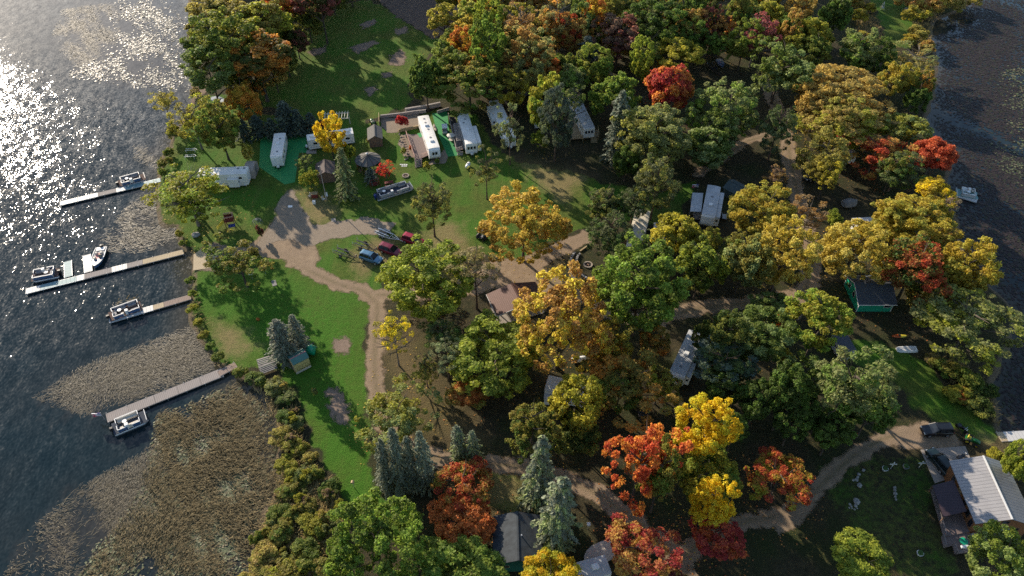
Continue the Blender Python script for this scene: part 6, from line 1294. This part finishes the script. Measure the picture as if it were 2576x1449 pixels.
motorcycle(2419, 1078, -1.0, 'black motorcycle on the grass beside the green tractor'); motorcycle(2418, 1150, .5, 'black motorcycle on the concrete pad against the house')
# tables, benches
def picnic(x, y, rz, label, mat='wood_grey'):
    p = P(x, y, .7); r = empty('picnic_table', label, 'picnic table', (p.x, p.y, 0), rz); b = MB(); [b.box((0, -.3 + .15 * i, .75), (1.8, .13, .05)) for i in range(5)]; b.build('table_top', mat, r)
    for s in (-1, 1):
        b = MB(); [b.box((0, s * .72 + d_, .45), (1.8, .13, .05)) for d_ in (-.07, .08)]; b.build('bench_seat', mat, r)
        b = MB(); b.bar((s * .65, -.65, 0), (s * .65, -.2, .72), .08); b.bar((s * .65, .65, 0), (s * .65, .2, .72), .08); b.bar((s * .65, -.75, .4), (s * .65, .75, .4), .08); b.build('leg', mat, r)
picnic(2030, 197, .1, 'grey picnic table left of the pair in the shade of the broad oaks'); picnic(2047, 196, .1, 'grey picnic table right of the pair in the shade of the broad oaks'); picnic(2109, 411, .15, 'grey picnic table under the left red orange maple'); picnic(978, 459, .25, 'dark red picnic table below the scarlet small maple', 'wood_red')
picnic(1620, 1042, .1, 'dark picnic table in the shade below the green and orange oak', 'canvas_dark')
def swing_seat(x, y, rz, label, mat):
    p = P(x, y, .6); r = empty('garden_swing', label, 'garden swing', (p.x, p.y, 0), rz); b = MB()
    for s in (-1, 1): b.bar((s * .95, -.55, 0), (s * .95, 0, 1.85), .09); b.bar((s * .95, .55, 0), (s * .95, 0, 1.85), .09)
    b.bar((-1.05, 0, 1.85), (1.05, 0, 1.85), .09); b.build('frame', mat, r); MB().box((0, 0, .5), (1.4, .5, .06)).box((0, .25, .75), (1.4, .06, .5)).build('seat', mat, r)
    b = MB(); [b.bar((s * .65, .1, .5), (s * .65, 0, 1.85), .025) for s in (-1, 1)]; b.build('chain', 'galvanised', r)
swing_seat(943, 464, .5, 'dark red garden swing beside the pontoon boat on the lawn', 'wood_red'); swing_seat(2221, 18, 1.2, 'pale wooden garden swing on the grassy trail at the top right', 'seat_cream')
# playset
c = P(581, 566); r = empty('play_set', 'dark red wooden play tower with a yellow slide', 'play set', (c.x, c.y, 0), .25); b = MB()
for x in (-.85, .85):
    for y in (-.7, .7): MB().bar((x, y, 0), (x, y, 2.5), .12).build('post', 'wood_red', r)
MB().box((0, 0, 1.35), (1.8, 1.5, .08)).build('platform', 'wood_red', r); b = MB()
for p_, q_ in (((-.85, .7), (.85, .7)), ((.85, .7), (.85, -.7)), ((.85, -.7), (-.2, -.7))): b.bar((*p_, 1.9), (*q_, 1.9), .05, .7)
b.build('side_panel', 'wood_red', r); b = MB(); b.bar((-.9, .7, 2.5), (.9, .7, 2.5), .14); b.bar((-.9, -.7, 2.5), (.9, -.7, 2.5), .14); b.bar((.85, -.75, 2.45), (.85, .75, 2.45), .12); b.build('top_beam', 'wood_pink', r)
q0 = loc(r, 547, 578); sl_ = MB(); a_ = Vector((-.95, -.2, 1.4)); e_ = Vector((q0[0], q0[1], .18)); sl_.bar(a_, e_, .55, .06); nn = (e_ - a_).cross(Vector((0, 0, 1))).normalized() * .28
for s in (-1, 1): sl_.bar(a_ + nn * s + Vector((0, 0, .1)), e_ + nn * s + Vector((0, 0, .1)), .06, .2)
sl_.build('slide', 'plastic_yellow', r); MB().box((.4, -1.4, .9), (1.3, .9, .08), 0, .0).build('canopy', 'plastic_blue', r); b = MB(); [b.bar((x, -1.8, 0), (x, -1.8, .9), .08) for x in (-.2, 1.0)]; b.build('canopy_post', 'wood_red', r)
# climbing dome, pipe frames
c = P(648, 562); r = empty('climbing_dome', 'grey bar climbing dome at the playground bed', 'climbing frame', (c.x, c.y, 0)); b = MB()
for i in range(6): a = math.pi * i / 6; b.tube([(1.1 * math.cos(a) * math.cos(t), 1.1 * math.sin(a) * math.cos(t), 1.1 * math.sin(t)) for t in [math.pi * k / 8 for k in range(9)]], .03, 5)
b.build('bars', 'seat_grey', r); MB().tube([(.8 * math.cos(2 * math.pi * k / 12), .8 * math.sin(2 * math.pi * k / 12), .76) for k in range(13)], .03, 5).build('ring', 'seat_grey', r)
for i, (x, y, lab) in enumerate(((482, 382, 'white pipe frame on the shore lawn, upper of the two'), (480, 398, 'white pipe frame on the shore lawn, lower of the two'))):
    p = P(x, y); r = empty('pipe_frame', lab, 'pipe frame', (p.x, p.y, 0), .08, ); b = MB(); b.tube([(-1.2, .4, .6), (1.0, .4, .6), (1.4, -.2, .6)], .05, 6); b.tube([(-1.2, -.25, .6), (1.0, -.25, .6)], .05, 6); [b.tube([(x_, -.25, .6), (x_, .4, .6)], .04, 6) for x_ in (-.6, .4)]; b.build('rail', 'plastic_white', r)
    b = MB(); [b.tube([(x_, y_, 0), (x_, y_, .6)], .04, 6) for x_ in (-1.1, .9) for y_ in (-.25, .4)]; b.build('leg', 'plastic_white', r)
# fire rings, stone walls
def ring(x, y, R, label):
    p = P(x, y); r = empty('fire_ring', label, 'fire pit', (p.x, p.y, 0)); b = MB()
    for i in range(14): a = 6.283 * i / 14; b.box((R * math.cos(a), R * math.sin(a), .12), (.26, .34, .24), a)
    b.build('stones', 'stone_tan', r); MB().cyl((0, 0, .01), R * .85, .03, 14).build('ash_bed', 'black_plastic', r); b = MB(); b.bar((-.3, -.1, .1), (.3, .15, .16), .1); b.bar((-.1, .3, .1), (.15, -.3, .2), .1); b.build('firewood', 'wood_brown', r)
ring(1020.5, 443, .62, 'stone fire ring on the lawn below the deck stairs'); ring(1479, 667, .75, 'fire ring inside the curved stone walls')
Zs = lambda a, b: ((2100 + a / 6.0375) / 1.4907, (860 + b / 6.0375) / 1.4907)
for nm, pts, lab in (('a', ((340, 540), (290, 600), (260, 660), (225, 780), (220, 860), (240, 950), (280, 1060), (330, 1150), (420, 1200), (510, 1210)), 'outer curved stone wall beside the dirt road'), ('b', ((470, 560), (410, 600), (372, 720), (372, 820), (400, 900), (430, 960), (480, 1040), (560, 1100), (700, 1170), (900, 1260)), 'inner curved stone wall around the fire ring')):
    q = [P(*Zs(*p)) for p in pts]; o_ = q[0]; b = MB(); gg = random.Random(ord(nm))
    for p_, n_ in zip(q[:-1], q[1:]):
        k = max(1, int((n_ - p_).length / .42))
        for i in range(k): s_ = p_.lerp(n_, (i + .5) / k) - o_; b.box((s_.x, s_.y, .2), (.38, .44, .4 + gg.uniform(-.06, .06)), math.atan2(n_.y - p_.y, n_.x - p_.x) + gg.uniform(-.1, .1))
    o = b.build('stone_wall', 'stone', None, .04); o.location = o_; tag(o, lab, 'wall')
q = [Zs(450, 510), Zs(680, 350)]; wall_line('timber_edge', q, .25, .3, 'wood_tan', 'tan timber along the road at the curved stone walls', 'timber')
# rocks on the house lawn
Zr = lambda a, b: ((3080 + a / 4.025) / 1.4907, (1560 + b / 4.025) / 1.4907)
for i, (a, b_, s) in enumerate(((635, 822, .38), (562, 882, .42), (545, 925, .36), (530, 968, .42), (482, 970, .34), (575, 1052, .55))): rock(*Zr(a, b_), (s * .68, s * .6, s * .42), 'pale boulder in the curved row on the house lawn', 100 + i, 'stone_pale', 'boulders on the house lawn')
for i, (a, b_, s) in enumerate(((430, 1335, .28), (450, 1365, .24), (515, 1360, .36), (540, 1395, .2), (500, 1412, .22), (420, 1385, .22), (462, 1392, .2), (440, 1350, .2))): rock(*Zr(a, b_), (s * .68, s * .62, s * .5), 'small pale stone in the pile on the house lawn', 120 + i, 'stone_pale', 'small stones piled on the house lawn')
rock(*Zr(530, 1298), (.46, .54, .3), 'large flat pale boulder above the stone pile', 140, 'stone_pale')
for i, (a, b_, s) in enumerate(((1100, 1090, .35), (1105, 1130, .35), (1110, 1185, .4), (1112, 1225, .3), (1125, 1265, .26))): rock(*Zr(a, b_), (s * .65, s * .6, s * .75), 'pale stone in the sunlit heap on the house lawn', 150 + i, 'stone_pale', 'stones in the sunlit heap')
def planter(p, mat, label):
    g = P(*p); r = empty('planter', label, 'planter', (g.x, g.y, 0)); MB().tube([(0, 0, 0), (0, 0, .35), (0, 0, .45)], [.28, .42, .46], 12).build('tub', mat, r); MB().blob((0, 0, .55), (.35, .35, .25), 3, .3).build('plant', 'moss', r)
planter(Zr(950, 815), 'trim_white', 'white planter at the left end of the lawn ornaments'); planter(Zr(1262, 785), 'seat_grey', 'grey round planter in the middle of the house lawn'); planter((2312, 1395), 'trim_white', 'small white planter low on the house lawn')
def spinner(p, h, label, mat='trim_white'):
    g = P(*p); r = empty('wind_spinner', label, 'garden ornament', (g.x, g.y, 0)); MB().tube([(0, 0, 0), (0, 0, h)], .035, 6).build('pole', mat, r); b = MB(); [b.box((.28 * math.cos(a), 0, h + .28 * math.sin(a)), (.5, .04, .16), 0, -a) for a in (0, 1.57, 3.14, 4.71)]; b.build('vane', mat, r)
spinner(Zr(1040, 800), 1.3, 'white wind spinner on the house lawn'); spinner(Zr(1468, 785), 1.3, 'white wind spinner beside the concrete pad')
# small things on the lawns
def post_box(p, h, label, mat, name, cat, top=(.45, .4, .4)):
    g = P(*p); r = empty(name, label, cat, (g.x, g.y, 0)); MB().tube([(0, 0, 0), (0, 0, h)], .05, 8).build('post', 'aluminium', r); w_, d_, h_ = top; MB().prism([(-w_ / 2, h), (w_ / 2, h), (w_ / 2, h + h_ * .7), (0, h + h_), (-w_ / 2, h + h_ * .7)], -d_ / 2, d_ / 2).build('box', mat, r)
post_box((669, 690), .9, 'white bird house on a post near the road bend', 'plastic_white', 'bird_house', 'bird house'); post_box((635, 702), 1.1, 'pale sign box on a post beside the boat ramp oak', 'plastic_white', 'sign_post', 'sign', (.9, .08, .6)); post_box((891, 1226), 1.3, 'bird house on a post alone on the lower lawn', 'wood_tan', 'bird_house', 'bird house'); post_box((1479, 1331), 1.2, 'white bird house beside the large grey green spruce', 'plastic_white', 'bird_house', 'bird house')
g = P(621, 718); r = empty('lamp_post', 'white lamp post beside the boat ramp oak', 'lamp', (g.x, g.y, 0)); MB().tube([(0, 0, 0), (0, 0, 2.2)], .05, 8).build('pole', 'plastic_white', r); MB().tube([(0, 0, 2.2), (0, 0, 2.35), (0, 0, 2.6)], [.1, .2, .06], 10).build('lamp_head', 'seat_grey', r)
flat('concrete_slab', [(682, 706), (693, 704), (697, 717), (686, 720)], 0, .06, 'concrete_grey', 'grey slab lying on the shaded lawn near the road bend', 'slab'); flat('concrete_slab', [(833, 550), (844, 548), (845, 557), (834, 558)], 0, .05, 'concrete', 'small square slab in the grass beside the gravel lot', 'slab'); flat('white_board', [(724, 517), (735, 516), (736, 521), (725, 522)], .02, .07, 'plastic_white', 'white board lying on the dirt near the green carpet', 'board')
g = P(822, 503); r = empty('utility_pole', 'slim tall pole casting a long thin shadow over the gravel lot', 'pole', (g.x, g.y, 0)); MB().tube([(0, 0, 0), (0, 0, 8.6)], [.10, .06], 8).build('pole', 'wood_grey', r); MB().box((0, 0, 8.4), (.5, .2, .12)).build('lamp_head', 'seat_grey', r)
g = P(791, 490, .6); r = empty('wood_cabinet', 'small red cabinet with a tan top on the lawn by the brown roof shed', 'cabinet', (g.x, g.y, 0), .1); MB().box((0, 0, .5), (1.2, .8, 1.0)).build('body', 'wood_red', r); MB().box((0, 0, 1.04), (1.4, 1.0, .08)).build('top', 'wood_tan', r)
g = P(790, 509, .3); o = MB().box((0, 0, .35), (.6, .55, .7)).build('white_box', 'plastic_white', None, .04); o.location = (g.x, g.y, 0); tag(o, 'white metal box in front of the red cabinet', 'box')
def chair(p, rz, mat, label):
    g = P(*p); r = empty('lawn_chair', label, 'chair', (g.x, g.y, 0), rz); MB().box((0, 0, .4), (.55, .55, .06)).build('seat', mat, r); MB().box((0, .28, .72), (.55, .06, .65)).build('backrest', mat, r); [MB().bar((x_, y_, 0), (x_, y_, .4), .05).build('leg', mat, r) for x_ in (-.22, .22) for y_ in (-.22, .22)]
chair((822, 496), .3, 'plastic_white', 'white lawn chair at the foot of the slim tall pole'); chair((815, 504), 1.2, 'seat_cream', 'cream lawn chair beside the white one'); chair((780, 496), -.6, 'seat_cream', 'cream lawn chair left of the red cabinet')
g = P(1135, 351, .7); r = empty('patio_table', 'cream round table with a parasol top on the green carpet', 'table', (g.x, g.y, 0)); MB().cyl((0, 0, .7), .6, .05, 16).build('table_top', 'seat_cream', r); MB().tube([(0, 0, 0), (0, 0, 2.1)], .04, 6).build('pole', 'wood_tan', r); MB().tube([(0, 0, 1.85), (0, 0, 2.2)], [1.0, .05], 8).build('parasol', 'seat_cream', r)
g = P(1822, 545, .5); r = empty('utility_cart', 'small grey utility cart right of the awning trailer', 'cart', (g.x, g.y, 0), 1.4); MB().box((0, 0, .55), (1.5, .95, .08)).box((0, .47, .75), (1.5, .05, .4)).box((0, -.47, .75), (1.5, .05, .4)).build('bed', 'grey_panel', r); [MB().tube([(0, s * .48, .3), (0, s * .6, .3)], .3, 12).build('wheel', 'black_rubber', r) for s in (-1, 1)]; MB().bar((.7, 0, .5), (1.6, 0, .4), .06).build('tongue', 'rust_steel', r)
g = P(650, 806); o = MB().blob((0, 0, .3), (.35, .3, .32), 9, .25).build('flower_clump', 'rust_flower'); o.location = (g.x, g.y, 0); tag(o, 'small rust orange flower clump alone on the lawn', 'flowers')
